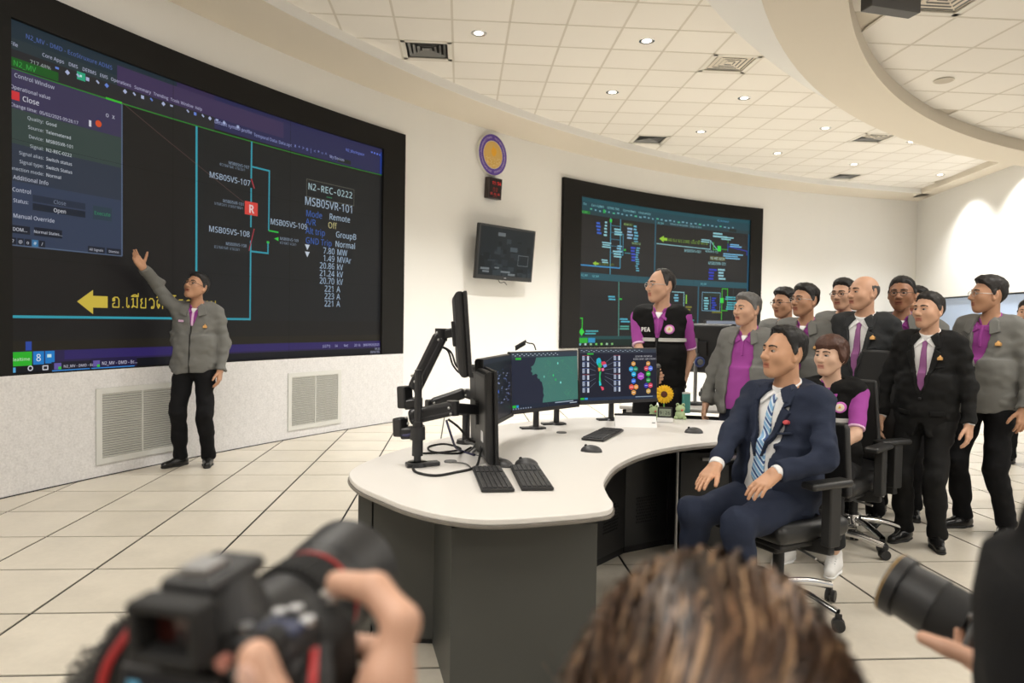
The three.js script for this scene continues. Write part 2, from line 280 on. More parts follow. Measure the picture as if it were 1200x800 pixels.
// ---------------------------------------------------------------- video walls and things on the curved wall
// Thai letters drawn as strokes on a 10 x 14 cell (no Thai typeface is at hand)
const THAI = {
  'อ': [[[2, 5], [4, 4], [4, 6], [2, 6], [2, 4], [4, 2.5], [7, 2.5], [8.5, 4.5], [8.5, 12], [2, 12], [2, 9], [4, 8]]],
  'เ': [[[3, 2.5], [3, 11], [4, 12], [5.5, 11.5], [5, 10]]],
  'ม': [[[2, 4], [3.5, 3], [3.5, 11], [2, 12], [3, 10], [8, 12], [8, 2.5]]],
  'ย': [[[2.5, 4], [4, 3], [2.5, 5.5], [4, 7], [2.5, 9], [2.5, 12], [8, 12], [8, 2.5]]],
  'ว': [[[6.5, 10.5], [5, 11], [5, 12.3], [7.5, 12], [8, 10], [8, 5], [6, 2.5], [3.5, 2.5], [2.5, 4]]],
  'ด': [[[5, 8.5], [3.8, 8], [3.8, 9.6], [5.2, 9.4], [3.5, 12], [2, 9], [2, 5], [4, 2.5], [7, 2.5], [8.5, 5], [8.5, 12.3]]],
  'ร': [[[6, 11], [4.5, 11], [5, 12.4], [7, 12], [7, 7], [3.5, 6], [2.8, 3.5], [7.5, 3]]],
  'ฐ': [[[6, 8], [4.5, 8], [5, 9.2], [7, 9], [7, 6], [3.5, 5], [2.8, 2.8], [7.5, 2.5]], [[2, 11], [4, 10.5], [4, 13], [6, 11], [8, 13.5], [8, 10.5]]],
  'ก': [[[3, 12.3], [3, 7], [2, 6], [3.5, 5], [3, 3.5], [5.5, 2.4], [8.3, 4.5], [8.3, 12.3]]],
  'ะ': [[[3, 4.5], [4.5, 5.5], [6, 4]], [[3, 9.5], [4.5, 10.5], [6, 9]]],
  'ห': [[[2, 3.5], [3.5, 3], [3.5, 12.3], [3.5, 9], [7, 6], [5.8, 4], [7, 3], [8.5, 4.5], [8.5, 12.3]]],
  'น': [[[2, 3.5], [3.5, 3], [3.5, 12], [5, 10.5], [8.3, 12], [8.3, 2.5]]],
  'า': [[[3, 4], [5, 2.5], [6.5, 5], [6.5, 12.3]]],
  'ต': [[[5, 8.5], [3.8, 8], [3.8, 9.6], [5.2, 9.4], [3.5, 12], [2, 9], [2, 5], [3.6, 2.6], [5, 4], [6.5, 2.6], [8.5, 5], [8.5, 12.3]]],
  'ง': [[[6.5, 3.5], [5.3, 3.2], [5.5, 4.8], [7, 4.5], [7.4, 12], [2.5, 8.5]]],
  '.': [[[3, 12], [3.2, 12]]],
};
function thai(c, text, x, y, h) { // y is the top of the letter cell
  const s = h / 14; c.lineWidth = Math.max(1, h * .085); c.lineCap = c.lineJoin = 'round';
  for (let i = 0; i < text.length; i++) {
    const ch = text[i]; if (ch === ' ') { x += 6 * s; continue; }
    if ('ีั่'.includes(ch)) { c.beginPath(); const X = x - 8 * s; if (ch === 'ี') { c.moveTo(X, y + 1 * s); c.quadraticCurveTo(X + 4 * s, y - 2.2 * s, X + 7.5 * s, y + 1 * s); c.lineTo(X, y + 1 * s); c.moveTo(X + 7.5 * s, y + s); c.lineTo(X + 7.5 * s, y - 2 * s); } else { c.arc(X + 4 * s, y - .2 * s, 1.4 * s, 0, 5); c.lineTo(X + 7 * s, y - 1.5 * s); } c.stroke(); continue; }
    for (const st of THAI[ch] || THAI['น']) { c.beginPath(); st.forEach(([a, b], k) => k ? c.lineTo(x + a * s, y + b * s) : c.moveTo(x + a * s, y + b * s)); c.stroke(); }
    x += ('เะา.'.includes(ch) ? (ch === '.' ? 4.5 : 6.5) : 9.6) * s;
  }
  return x;
}
const T = (c, s, x, y, h, col, align = 'left', face = 'sans-serif', w = 0) => { c.fillStyle = col; c.font = (w ? 'bold ' : '') + h + 'px ' + face; c.textAlign = align; c.textBaseline = 'middle'; c.fillText(s, x, y); };
const R_ = (c, x, y, w, h, col) => { c.fillStyle = col; c.fillRect(x, y, w, h); };
const L_ = (c, pts, col, w) => { c.strokeStyle = col; c.lineWidth = w; c.lineJoin = 'miter'; c.lineCap = 'butt'; c.beginPath(); pts.forEach(([x, y], i) => i ? c.lineTo(x, y) : c.moveTo(x, y)); c.stroke(); };
function bigScreen(c, W, H) {
  R_(c, 0, 0, W, H, '#1e1c1c');
  R_(c, 804, 170, 1244, 860, '#1f2022');
  R_(c, 0, 0, W, 100, '#3a2f55'); R_(c, 0, 0, 700, 62, '#24343f'); R_(c, 0, 62, 420, 38, '#2c3a40');
  R_(c, 900, 0, 1148, 150, '#2d2e58'); R_(c, 0, 100, 900, 66, '#2b2b2e'); R_(c, 420, 20, 900, 78, '#44365c'); R_(c, 1700, 118, 100, 22, '#262a22');
  L_(c, [[0, 168], [2048, 154]], '#2f8f2c', 5); R_(c, 371, 160, 70, 8, '#3fd032');
  T(c, 'N2_MV - DMD - EcoStruxure ADMS', 60, 40, 22, '#5b76c9');
  [['File', 8], ['Core Apps', 166], ['DMS', 242 + 62], ['DERMS', 380], ['EMS', 480], ['Operations', 545], ['Summary', 690], ['Trending', 815], ['Tools', 930], ['Window', 1000], ['Help', 1104]].forEach(([s, x]) => T(c, s, x * .72, 82, 18, '#c9cbe6'));
  T(c, '717.48%', 75, 122, 20, '#b9c6c4'); R_(c, 252, 98, 34, 30, '#2fb588'); R_(c, 264, 108, 8, 8, '#dff');
  for (let i = 0; i < 22; i++) { if (i % 7 === 6) continue; const x = 175 + i * 40 + (i > 10 ? 20 : 0); c.save(); c.translate(x, 116 - i * .3); c.rotate(i % 3 ? .7 : 0); R_(c, -7, -7, 14, i % 2 ? 14 : 8, i % 5 ? '#b9c4ea' : '#6d8ee8'); c.restore(); }
  T(c, 'Default symbol profile', 900, 118, 22, '#b7c0ee'); T(c, 'Temporal Data: Data.opt', 1130, 124, 22, '#a9b4ea'); T(c, 'My Devices', 1640, 124, 22, '#b7c0ee');
  for (let i = 0; i < 9; i++) T(c, 'x+>o|<*=^'[i], 1390 + i * 27, 118, 26, '#9fb0ff'); T(c, 'N2_Workspace', 1760, 62, 22, '#7f97ff');
  for (let i = 0; i < 4; i++) R_(c, 1960 + i * 22, 30 + i, 12, 9, '#6f8cff'); R_(c, 2034, 20, 14, 130, '#1f3f9a');
  R_(c, 0, 128, 180, 32, '#1d5f21'); T(c, 'N2_MV', 16, 146, 26, '#3fb84c');
  // control window
  R_(c, 0, 168, 441, 606, '#37435c'); R_(c, 0, 168, 441, 134, '#403a5a'); R_(c, 0, 302, 441, 120, '#3a4a46'); R_(c, 0, 422, 441, 130, '#333c4c'); L_(c, [[441, 168], [441, 774]], '#5b6c88', 6); L_(c, [[0, 774], [441, 774]], '#5b6c88', 5);
  T(c, 'Control Window', 20, 186, 20, '#c9cede'); T(c, 'Operational value', 6, 229, 18, '#d5d8e6'); R_(c, 10, 243, 28, 30, '#e0383f'); T(c, 'Close', 48, 260, 25, '#eceef6'); T(c, 'Change time:  05/02/2025 09:26:17', 6, 291, 16, '#d5d8e6');
  T(c, 'o  x', 370, 228, 25, '#d5d8e6'); R_(c, 300, 268, 10, 24, '#e8e8f0'); c.fillStyle = '#e8562a'; c.beginPath(); c.arc(340, 272, 13, 0, 7); c.fill();
  [['Quality:', 'Good', 322], ['Source:', 'Telemetered', 354], ['Device:', 'MSB05VR-101', 386], ['Signal:', 'N2-REC-0222', 418], ['Signal alias:', 'Switch status', 450], ['Signal type:', 'Switch Status', 480], ['Connection mode:', 'Normal', 508]].forEach(([a, b, y]) => { T(c, a, 124, y, 17, '#c6ccd6', 'right'); T(c, b, 132, y, 17, '#dfe4ec'); });
  T(c, '› Additional Info', 4, 538, 19, '#d5d8e6'); T(c, '› Control', 0, 580, 20, '#d5d8e6'); T(c, 'Status:', 14, 618, 18, '#d5d8e6');
  R_(c, 83, 588, 202, 24, '#2a3346'); T(c, 'Close', 184, 600, 20, '#8d97aa', 'center'); R_(c, 83, 618, 202, 24, '#1d2534'); T(c, 'Open', 184, 630, 20, '#f0f2f8', 'center'); R_(c, 316, 590, 80, 52, '#2f4250'); T(c, 'Execute', 356, 616, 20, '#2f9a62', 'center');
  T(c, '› Manual Override', 2, 670, 20, '#d5d8e6'); R_(c, 3, 704, 70, 28, '#1c2130'); T(c, 'DOM...', 38, 718, 17, '#e6e9f2', 'center'); R_(c, 88, 702, 104, 30, '#1c2130'); T(c, 'Normal States...', 140, 717, 15, '#e6e9f2', 'center');
  for (let i = 0; i < 5; i++) { R_(c, 2 + i * 26, 748, 22, 24, i === 3 ? '#3f7fae' : '#1c2130'); T(c, '?@o#/'[i], 13 + i * 26, 760, 17, '#e6e9f2', 'center'); }
  R_(c, 295, 748, 71, 24, '#1c2130'); T(c, 'All Signals', 330, 760, 13, '#e6e9f2', 'center'); R_(c, 374, 748, 62, 24, '#1c2130'); T(c, 'Dismiss', 405, 760, 13, '#e6e9f2', 'center');
  // single line diagram
  const cy = '#38a9bd';
  L_(c, [[803, 165], [804, 1023]], cy, 11); L_(c, [[1118, 160], [1116, 340]], cy, 9); L_(c, [[1116, 385], [1116, 455]], cy, 9); L_(c, [[1116, 515], [1115, 575]], cy, 9); L_(c, [[1115, 640], [1113, 1023]], cy, 9); L_(c, [[0, 1022], [1117, 1023]], cy, 10);
  L_(c, [[1120, 281], [1229, 281], [1227, 578]], cy, 8); L_(c, [[1227, 578], [1290, 580]], '#2fd24a', 7); L_(c, [[1115, 692], [1223, 692], [1223, 640]], cy, 8); R_(c, 1215, 632, 16, 10, '#2fd24a');
  L_(c, [[1116, 340], [1136, 385]], '#c23a48', 6); L_(c, [[1136, 580], [1105, 690]], '#c23a48', 5); L_(c, [[441, 161], [1094, 470]], 'rgba(150,110,100,.55)', 3);
  R_(c, 1078, 452, 79, 64, '#e84a42'); T(c, 'R', 1118, 486, 56, '#f7dede', 'center', 'sans-serif', 1);
  T(c, 'MSB05VS-107', 1112, 364, 39, '#bcd2ea', 'right'); T(c, 'MSB05VS-108', 1110, 610, 39, '#bcd2ea', 'right'); T(c, 'MSB05VS-109', 1236, 530, 40, '#bcd2ea');
  T(c, 'MSB05VS-107', 1104, 288, 20, '#9fb6d2', 'right'); T(c, 'MSB05VR-101', 1074, 470, 20, '#9fb6d2', 'right'); T(c, 'MSB05VS-108', 1090, 668, 20, '#9fb6d2', 'right'); T(c, 'MSB05VS-109', 1300, 608, 20, '#9fb6d2');
  c.strokeStyle = '#9fb6d2'; thai(c, 'ตวานดานต งานวนา', 930, 298, 16); thai(c, 'นานตวงา งานรกาดนา', 900, 482, 16); thai(c, 'ตวานดานต งานวนา', 900, 682, 16); thai(c, 'ตวานดา นวนา', 1300, 622, 16);
  c.fillStyle = '#36e04a'; c.beginPath(); c.moveTo(1262, 614); c.lineTo(1290, 604); c.lineTo(1290, 624); c.fill();
  c.strokeStyle = '#6c6f62'; c.lineWidth = 3; c.strokeRect(1477, 276, 350, 92); T(c, 'N2-REC-0222', 1652, 312, 50, '#c3e3ea', 'center', 'monospace'); R_(c, 1620, 346, 40, 6, '#31805a'); T(c, 'MSB05VR-101', 1462, 392, 58, '#bfd6ee');
  [['Mode', 456], ['A/R', 500], ['Alt trip', 548], ['GND Trip', 600]].forEach(([s, y]) => T(c, s, 1472, y, 46, '#3d6fd0'));
  T(c, 'Remote', 1640, 452, 46, '#bcd6ee'); T(c, 'Off', 1632, 500, 46, '#d7cf8e'); T(c, 'GroupB', 1690, 545, 46, '#bcd6ee'); T(c, 'Normal', 1686, 598, 46, '#bcd6ee');
  [['7.80', 'MW'], ['1.49', 'MVAr'], ['20.86', 'kV'], ['21.24', 'kV'], ['20.70', 'kV'], ['221', 'A'], ['223', 'A'], ['221', 'A']].forEach(([a, b], i) => { T(c, a, 1684, 643 + i * 41.3, 45, '#b7d2ee', 'right'); T(c, b, 1700, 643 + i * 41.3, 45, '#b7d2ee'); });
  for (const y of [622, 660]) { c.fillStyle = '#dbe7f4'; c.beginPath(); c.moveTo(1468, y); c.lineTo(1502, y); c.lineTo(1485, y + 30); c.fill(); }
  c.fillStyle = '#e0c64a'; c.beginPath(); c.moveTo(250, 962); c.lineTo(316, 915); c.lineTo(316, 938); c.lineTo(378, 938); c.lineTo(378, 984); c.lineTo(316, 984); c.lineTo(316, 1010); c.fill();
  c.strokeStyle = '#e0c64a'; thai(c, 'อ.เมียวดี รัฐกะเหน', 392, 930, 58);
  // status bars
  R_(c, 0, 1108, W, 36, '#26221a'); R_(c, 0, 1144, W, 44, '#2d2350'); R_(c, 200, 1146, 1848, 34, '#33266a'); R_(c, 55, 1110, 22, 32, '#3050b0'); R_(c, 0, 1188, W, 34, '#12131c');
  R_(c, 0, 1146, 78, 50, '#2ec22c'); T(c, 'Realtime', 4, 1172, 17, '#d8f2d4'); R_(c, 82, 1146, 40, 48, '#1e86d8'); T(c, '8', 102, 1170, 36, '#fff', 'center'); R_(c, 126, 1146, 36, 46, '#1e86d8'); R_(c, 134, 1158, 16, 12, '#dff');
  R_(c, 0, 1196, 26, 26, '#101018'); R_(c, 2, 1200, 18, 18, '#5fb8f0'); c.strokeStyle = '#e8e8f0'; c.lineWidth = 4; c.beginPath(); c.arc(72, 1206, 8, 0, 7); c.stroke(); c.strokeRect(118, 1200, 18, 14);
  R_(c, 150, 1188, 150, 34, '#1d1b2e'); R_(c, 308, 1182, 200, 40, '#241c46'); T(c, 'N2_MV - DMD - Ec...', 196, 1205, 15, '#e8e8f6'); T(c, 'N2_MV - DMD - Ec...', 352, 1202, 18, '#e8e8f6'); R_(c, 152, 1218, 150, 4, '#3f97e8'); R_(c, 308, 1218, 190, 4, '#3f97e8'); R_(c, 160, 1192, 28, 24, '#6f5fb0'); R_(c, 316, 1190, 28, 24, '#6f5fb0'); R_(c, 176, 1206, 12, 10, '#42d04a'); R_(c, 332, 1206, 12, 10, '#42d04a');
  ['(2271)', '14', 'Net', '20 16', 'BKK/09262025'].forEach((s, i) => T(c, s, [1600, 1690, 1760, 1840, 1912][i], 1166, 20, '#cfd4f2')); T(c, '09:26', 2006, 1192, 18, '#cfd4f2'); T(c, '05/02/2025', 1970, 1210, 18, '#cfd4f2');
}
function farScreen(c, W, H) {
  R_(c, 0, 0, W, H, '#242222'); R_(c, 0, 0, W, 100, '#1f4a56'); R_(c, 0, 0, W, 30, '#1c5560'); R_(c, 0, 100, W, 30, '#26434a');
  reseed(31); const cy = '#49a7c4', lite = '#9fe0ea';
  for (let i = 0; i < 9; i++) T(c, ['File', 'Core Apps', 'DMS', 'DERMS', 'EMS', 'Operations', 'Tools', 'Window', 'Help'][i], 30 + i * 92, 52, 26, '#8fd3da');
  for (let i = 0; i < 34; i++) R_(c, 110 + i * 52, 78 + (i % 3) * 3, 18 + rnd() * 12, 12, i % 5 ? '#7fb7c8' : '#59c8a0'); R_(c, 260, 72, 26, 28, '#2fc05a'); T(c, 'Default symbol profile   Temporal Data', 1060, 112, 22, '#8fc6d6'); R_(c, 1790, 96, 90, 26, '#1c2622');
  R_(c, 0, 104, 110, 24, '#197a2e'); T(c, 'N2_MV', 10, 116, 22, '#63e070'); T(c, 'N2_Workspace', 1640, 34, 22, '#5fb8e8');
  R_(c, 875, 96, 16, 500, '#2a6478'); R_(c, 0, 585, W, 54, '#235a68'); R_(c, 1418, 640, 16, 490, '#2a6478'); R_(c, 2030, 130, 18, 1000, '#1d5a78');
  for (const [x, y] of [[20, 608], [150, 610], [906, 118], [1450, 616]]) T(c, 'N2_MV', x, y, 24, '#7fd0d8');
  // upper left diagram
  L_(c, [[350, 130], [355, 585]], cy, 9); L_(c, [[465, 130], [470, 528]], cy, 9); L_(c, [[0, 529], [470, 529]], '#3d9fe0', 10); L_(c, [[420, 250], [500, 250], [500, 420], [470, 420]], cy, 7); c.fillStyle = '#35e24a'; c.fillRect(338, 140, 26, 26); R_(c, 512, 368, 22, 16, '#35d24a');
  for (let k = 0; k < 5; k++) L_(c, [[350, 190 + k * 55], [468, 190 + k * 55]], '#3a87a4', 5);
  const blk = (x, y, n, w, col, h = 15) => { for (let i = 0; i < n; i++) R_(c, x + rnd() * 14, y + i * h * 1.7, w * (.6 + .4 * rnd()), h, col); };
  blk(180, 180, 4, 60, '#3a6ce0'); blk(270, 165, 5, 40, lite); blk(540, 190, 4, 70, '#9cc7ea'); blk(620, 165, 6, 50, '#6fc3e0'); R_(c, 500, 150, 120, 26, '#3a4a2c'); T(c, 'N2-REC-01', 505, 164, 20, '#b7e08a'); blk(250, 330, 3, 110, lite, 10); blk(390, 210, 3, 90, lite, 12); blk(380, 390, 3, 110, lite, 12); blk(250, 470, 2, 100, lite, 10); blk(420, 345, 3, 70, '#8fd0ea', 12);
  L_(c, [[520, 400], [590, 400]], '#4ab0c8', 5); R_(c, 600, 300, 110, 28, '#384430'); T(c, 'N2-REC-02', 604, 314, 22, '#a6d6a0'); blk(590, 345, 5, 60, '#3a55d8'); blk(650, 345, 11, 46, '#63bcd8', 11);
  c.fillStyle = '#a7d83a'; c.beginPath(); c.moveTo(150, 508); c.lineTo(190, 488); c.lineTo(190, 500); c.lineTo(220, 500); c.lineTo(220, 516); c.lineTo(190, 516); c.lineTo(190, 528); c.fill(); c.strokeStyle = '#8fae2c'; thai(c, 'อ.นาตวง รกา', 226, 494, 26);
  // upper right diagram
  c.fillStyle = '#a7e03a'; c.beginPath(); c.moveTo(930, 250); c.lineTo(985, 222); c.lineTo(985, 238); c.lineTo(1030, 238); c.lineTo(1030, 262); c.lineTo(985, 262); c.lineTo(985, 278); c.fill(); c.strokeStyle = '#8fc03a'; thai(c, 'ตดานงานรวกดอ เมียวดี ตงาน', 1040, 234, 34);
  L_(c, [[900, 294], [1560, 300], [1560, 220], [1600, 260], [1650, 300]], lite, 7); T(c, 'MSB05VS-001', 1240, 330, 34, lite); L_(c, [[1600, 232], [1600, 300], [1640, 300]], '#35e24a', 7); R_(c, 1650, 262, 44, 50, '#39f04a'); L_(c, [[1694, 290], [1780, 290], [1780, 200], [1720, 170]], '#35b83a', 6); L_(c, [[1780, 260], [2020, 290], [2020, 330]], '#2a3ed0', 7); L_(c, [[1780, 230], [1780, 310]], '#2a5ad0', 6);
  blk(1590, 145, 2, 180, lite); blk(1690, 175, 2, 170, lite, 10); blk(1440, 215, 2, 120, lite, 10); blk(1800, 235, 2, 160, '#7fd0ff', 10); T(c, 'MSB05VS-102', 1500, 320, 26, lite); blk(1720, 325, 3, 250, '#7fc8ee', 11); R_(c, 1560, 360, 190, 36, '#5c5a1c'); T(c, 'N2-REC-0224', 1566, 378, 30, '#c9ecf2'); T(c, 'MSB05VR-101', 1540, 424, 36, lite); blk(1545, 475, 4, 96, '#2b3fd2', 16); blk(1660, 470, 4, 90, '#a3dcea', 16);
  // lower left
  L_(c, [[460, 640], [470, 1130]], '#63b3a2', 8); for (const [x, y] of [[330, 760], [480, 940]]) { blk(x, y, 2, 130, '#58c4e0', 12); } R_(c, 470, 775, 30, 12, '#2fd24a'); L_(c, [[20, 945], [45, 945], [45, 1050]], '#3ae03a', 9); c.fillStyle = '#3af04a'; c.beginPath(); c.moveTo(40, 1020); c.lineTo(72, 1052); c.lineTo(40, 1084); c.lineTo(8, 1052); c.fill(); blk(75, 1040, 2, 160, '#4fb8c0', 12); blk(480, 1000, 2, 110, '#59b8a8', 12);
  L_(c, [[1100, 700], [1250, 700], [1250, 830], [1200, 830]], lite, 7); L_(c, [[1280, 720], [1280, 800]], '#9be04a', 14); blk(1120, 720, 3, 60, '#7fd0ea', 14); blk(1270, 820, 2, 90, '#8f8a2a', 14); blk(1220, 890, 5, 150, '#49b8a2', 14); L_(c, [[1180, 880], [1260, 900]], '#35e24a', 8);
  // lower right
  c.strokeStyle = '#7fb4cc'; c.lineWidth = 6; c.strokeRect(1475, 690, 225, 165); R_(c, 1485, 700, 200, 20, '#2a3a2a'); blk(1490, 735, 5, 70, '#8fe0ea', 14); blk(1590, 735, 6, 60, '#2b48d8', 12); R_(c, 1575, 725, 6, 120, '#5b8aa8'); R_(c, 1702, 735, 40, 46, '#39f04a'); L_(c, [[1722, 735], [1722, 650], [1790, 650], [1790, 850], [1722, 850], [1722, 780]], '#43d830', 7); L_(c, [[1722, 850], [1722, 960]], '#49d83a', 7); blk(1760, 720, 2, 180, '#58c8d8', 11); blk(1780, 770, 2, 170, '#58c8d8', 11); blk(1770, 810, 2, 160, '#58c8d8', 11); R_(c, 1600, 860, 120, 14, '#7f7f2a'); R_(c, 1860, 640, 5, 500, '#3a4a4a');
  R_(c, 0, 1085, W, 30, '#1f4f50'); R_(c, 0, 1112, W, 52, '#142a24'); R_(c, 0, 1100, 110, 40, '#2fc23a'); R_(c, 116, 1100, 80, 38, '#2fa0d8'); for (let i = 0; i < 7; i++) R_(c, 12 + i * 62, 1142, 24, 16, ['#8fe0f0', '#cfe8e8', '#9fd8a0', '#7fe070', '#9ff070', '#bfe8c0', '#8fd080'][i]);
}
function screenMat(tex, k = .85) { return new THREE.MeshPhysicalMaterial({ color: lin(.006, .006, .006), roughness: .35, specularIntensity: .3, side: THREE.DoubleSide, emissive: new THREE.Color(0xffffff), emissiveMap: tex, emissiveIntensity: k }); }
function videoWall(label, t0, t1, f0, f1, tex, y0, y1) {
  const w = thing('video_wall', label, 'video wall');
  part(w, 'frame', arcSlab(f0, t0, RP, RW, .935, 3.945, 6), M.bezel, 'matte black surround, left side'); part(w, 'frame', arcSlab(t1, f1, RP, RW, .935, 3.945, 6), M.bezel); part(w, 'frame', arcSlab(t0, t1, RP, RW, y1, 3.945, 30), M.bezel); part(w, 'frame', arcSlab(t0, t1, RP, RW, .935, y0, 30), M.bezel);
  const m = screenMat(tex, SCREEN);
  for (let i = 0; i < 3; i++) for (let j = 0; j < 3; j++) { const e = .006, a = i / 3, b = (i + 1) / 3, q = j / 3, r = (j + 1) / 3; part(w, 'display_panel', arcFace(mix(t0, t1, a) + e, mix(t0, t1, b) - e, mix(y0, y1, q) + .001, mix(y0, y1, r) - .001, RS, 10, a, b, q, r), m); }
  part(w, 'backing', arcSlab(t0, t1, RS + .008, RW, y0, y1, 30), M.bezel);
}
const SCREEN = .7;
videoWall('huge curved video wall showing a line diagram with a control window, left', -155.36, -141.07, -160, -139.79, canvasTex(2048, 1222, bigScreen), .945, 3.67);
videoWall('video wall behind the man in the black vest, split into four diagrams', -127.1, -112.24, -128.55, -111.17, canvasTex(2048, 1164, farScreen), .97, 3.67);
// return air grilles in the speckled panel
function grille(label, t0, t1, y0, y1) {
  const g = thing('wall_grille', label, 'grille', [0, 0, 0], 0, 'return air grilles under the video wall'); const R = RP - .012, f = .055 / R * 180 / Math.PI;
  part(g, 'frame', arcSlab(t0, t1, R, RP, y1 - .05, y1, 6), M.grille); part(g, 'frame', arcSlab(t0, t1, R, RP, y0, y0 + .05, 6), M.grille); part(g, 'frame', arcSlab(t0, t0 + f, R, RP, y0 + .05, y1 - .05, 2), M.grille); part(g, 'frame', arcSlab(t1 - f, t1, R, RP, y0 + .05, y1 - .05, 2), M.grille);
  const tm = (t0 + t1) / 2; part(g, 'divider', arcSlab(tm - f * .12, tm + f * .12, R, RP, y0 + .05, y1 - .05, 2), M.grille); part(g, 'backing', arcSlab(t0, t1, RP - .002, RP, y0, y1, 6), std(lin(.30, .31, .30), .7));
  for (const [a, b] of [[t0 + f, tm - f * .12], [tm + f * .12, t1 - f]]) {
    const n = 27, A = onArc(a, 0, R + .006), B = onArc(b, 0, R + .006), L = A.distanceTo(B), sg = box(L, .0155, .0026); sg.rotateX(.55);
    for (let i = 0; i < n; i++) { const m = part(g, 'slat', sg, M.grille); m.position.set((A.x + B.x) / 2, mix(y0 + .06, y1 - .06, i / (n - 1)), (A.z + B.z) / 2); m.rotation.y = -Math.atan2(B.z - A.z, B.x - A.x); }
  }
}
grille('metal louvre grille behind the legs of the man pointing', -153.18, -150.3, .11, .775); grille('metal louvre grille in the panel right of the man pointing', -146.0, -143.35, .10, .77);
function onWall(name, label, cat, th, y, off, tilt = 0) { const g = thing(name, label, cat); g.position.copy(onArc(th, y, RW - off)); g.rotation.order = 'YXZ'; g.rotation.y = Math.atan2(-Math.cos(rad(th)), -Math.sin(rad(th))); g.rotation.x = tilt; return g; }
{ // round emblem
  const e = onWall('emblem_plaque', 'round purple and gold emblem plaque on the curved wall', 'emblem', -133.97, 4.025, .03);
  const disc = cyl(.325, .325, .05, 0, 0, 0, 48); disc.rotateX(Math.PI / 2); part(e, 'disc', disc, std(lin(.72, .70, .66), .5));
  const face = new THREE.CircleGeometry(.318, 48); face.translate(0, 0, .0262);
  const tex = canvasTex(512, 512, (c) => {
    R_(c, 0, 0, 512, 512, '#4d2f8f'); c.fillStyle = '#4f3092'; c.beginPath(); c.arc(256, 256, 256, 0, 7); c.fill(); c.fillStyle = '#cfa85a'; c.beginPath(); c.arc(256, 256, 168, 0, 7); c.fill(); c.strokeStyle = '#e8dcb8'; c.lineWidth = 6; c.beginPath(); c.arc(256, 256, 172, 0, 7); c.stroke();
    c.strokeStyle = '#cfc3e6'; c.lineWidth = 7; for (let i = 0; i < 58; i++) { if ([14, 15, 43, 44].includes(i)) continue; const a = i / 58 * Math.PI * 2, r0 = 192, r1 = 232; c.save(); c.translate(256 + Math.cos(a) * 212, 256 + Math.sin(a) * 212); c.rotate(a + Math.PI / 2); thai(c, 'นกรดตมยวาห'[i % 10], -10, -22, 34); c.restore(); }
    c.fillStyle = '#e0a416'; c.beginPath(); c.moveTo(235, 250); for (const [x, y] of [[222, 205], [250, 165], [262, 130], [276, 170], [310, 168], [322, 215], [300, 262], [258, 275]]) c.lineTo(x, y); c.fill(); reseed(6); for (let i = 0; i < 260; i++) { const x = 110 + rnd() * 292, y = 285 + rnd() * 120; if (Math.hypot(x - 256, y - 256) > 158) continue; c.fillStyle = i % 2 ? '#dcc48e' : '#c79c48'; c.fillRect(x, y, 14, 6); }
  });
  part(e, 'face', face, std(0xffffff, .45, 0, { map: tex }), 'purple ring with gold centre');
}
{ // red digit clock
  const e = onWall('digital_clock', 'small dark wall clock with red digits below the emblem', 'clock', -133.9, 3.5, .05, .06);
  part(e, 'case', box(.31, .33, .09, 0, 0, 0, .01), std(lin(.035, .022, .018), .35));
  const tex = canvasTex(256, 272, (c) => { R_(c, 0, 0, 256, 272, '#1a0d0b'); T(c, '11:54', 150, 62, 62, '#ff2a2a', 'center', 'monospace', 1); T(c, '26-32', 128, 138, 34, '#d8302a', 'center', 'monospace'); T(c, '62-58', 128, 172, 30, '#c82a2a', 'center', 'monospace'); T(c, '05 02 68', 128, 216, 40, '#e8302a', 'center', 'monospace', 1); T(c, '26 58', 128, 250, 26, '#c02a2a', 'center', 'monospace'); });
  const f = new THREE.PlaneGeometry(.28, .3); f.translate(0, 0, .0462); part(e, 'display', f, screenMat(tex, .85));
}
{ // flat television on a tilting bracket
  const e = onWall('wall_television', 'small black flat television mounted on the curved wall', 'television', -133.57, 2.47, .24, .09);
  e.rotation.z = .0;
  part(e, 'case', box(1.31, .84, .06, 0, 0, 0, .012), M.blackPlastic); part(e, 'back_housing', box(.8, .5, .06, 0, 0, -.055, .02), M.blackPlastic); part(e, 'bracket', box(.2, .3, .14, 0, 0, -.14), M.steel);
  const tex = canvasTex(512, 320, (c) => { R_(c, 0, 0, 512, 320, '#232a2e'); reseed(4); for (let i = 0; i < 60; i++) { const x = rnd() * 512, y = 60 + rnd() * 240; R_(c, x, y, 20 + rnd() * 60, 10 + rnd() * 40, ['#2c363c', '#1a2023', '#39454b', '#222b30'][i % 4]); } for (const [x, y, w, h] of [[20, 270, 80, 14], [40, 290, 60, 12], [210, 285, 90, 12], [280, 300, 70, 14], [150, 262, 40, 10]]) R_(c, x, y, w, h, '#8d969a'); R_(c, 160, 30, 70, 24, '#7c8488'); R_(c, 285, 120, 70, 30, '#59656c'); c.strokeStyle = '#7c878c'; c.lineWidth = 4; c.strokeRect(370, 170, 100, 70); });
  const f = new THREE.PlaneGeometry(1.23, .74); f.translate(0, .015, .0312); part(e, 'screen', f, screenMat(tex, .55)); part(e, 'logo', box(.05, .012, .004, 0, -.385, .031), M.steel);
  part(e, 'cable', tube([[-.1, -.4, -.03], [-.05, -.46, -.02], [.05, -.45, -.02], [.12, -.49, -.03]], .006, 16, 6), M.blackPlastic);
}
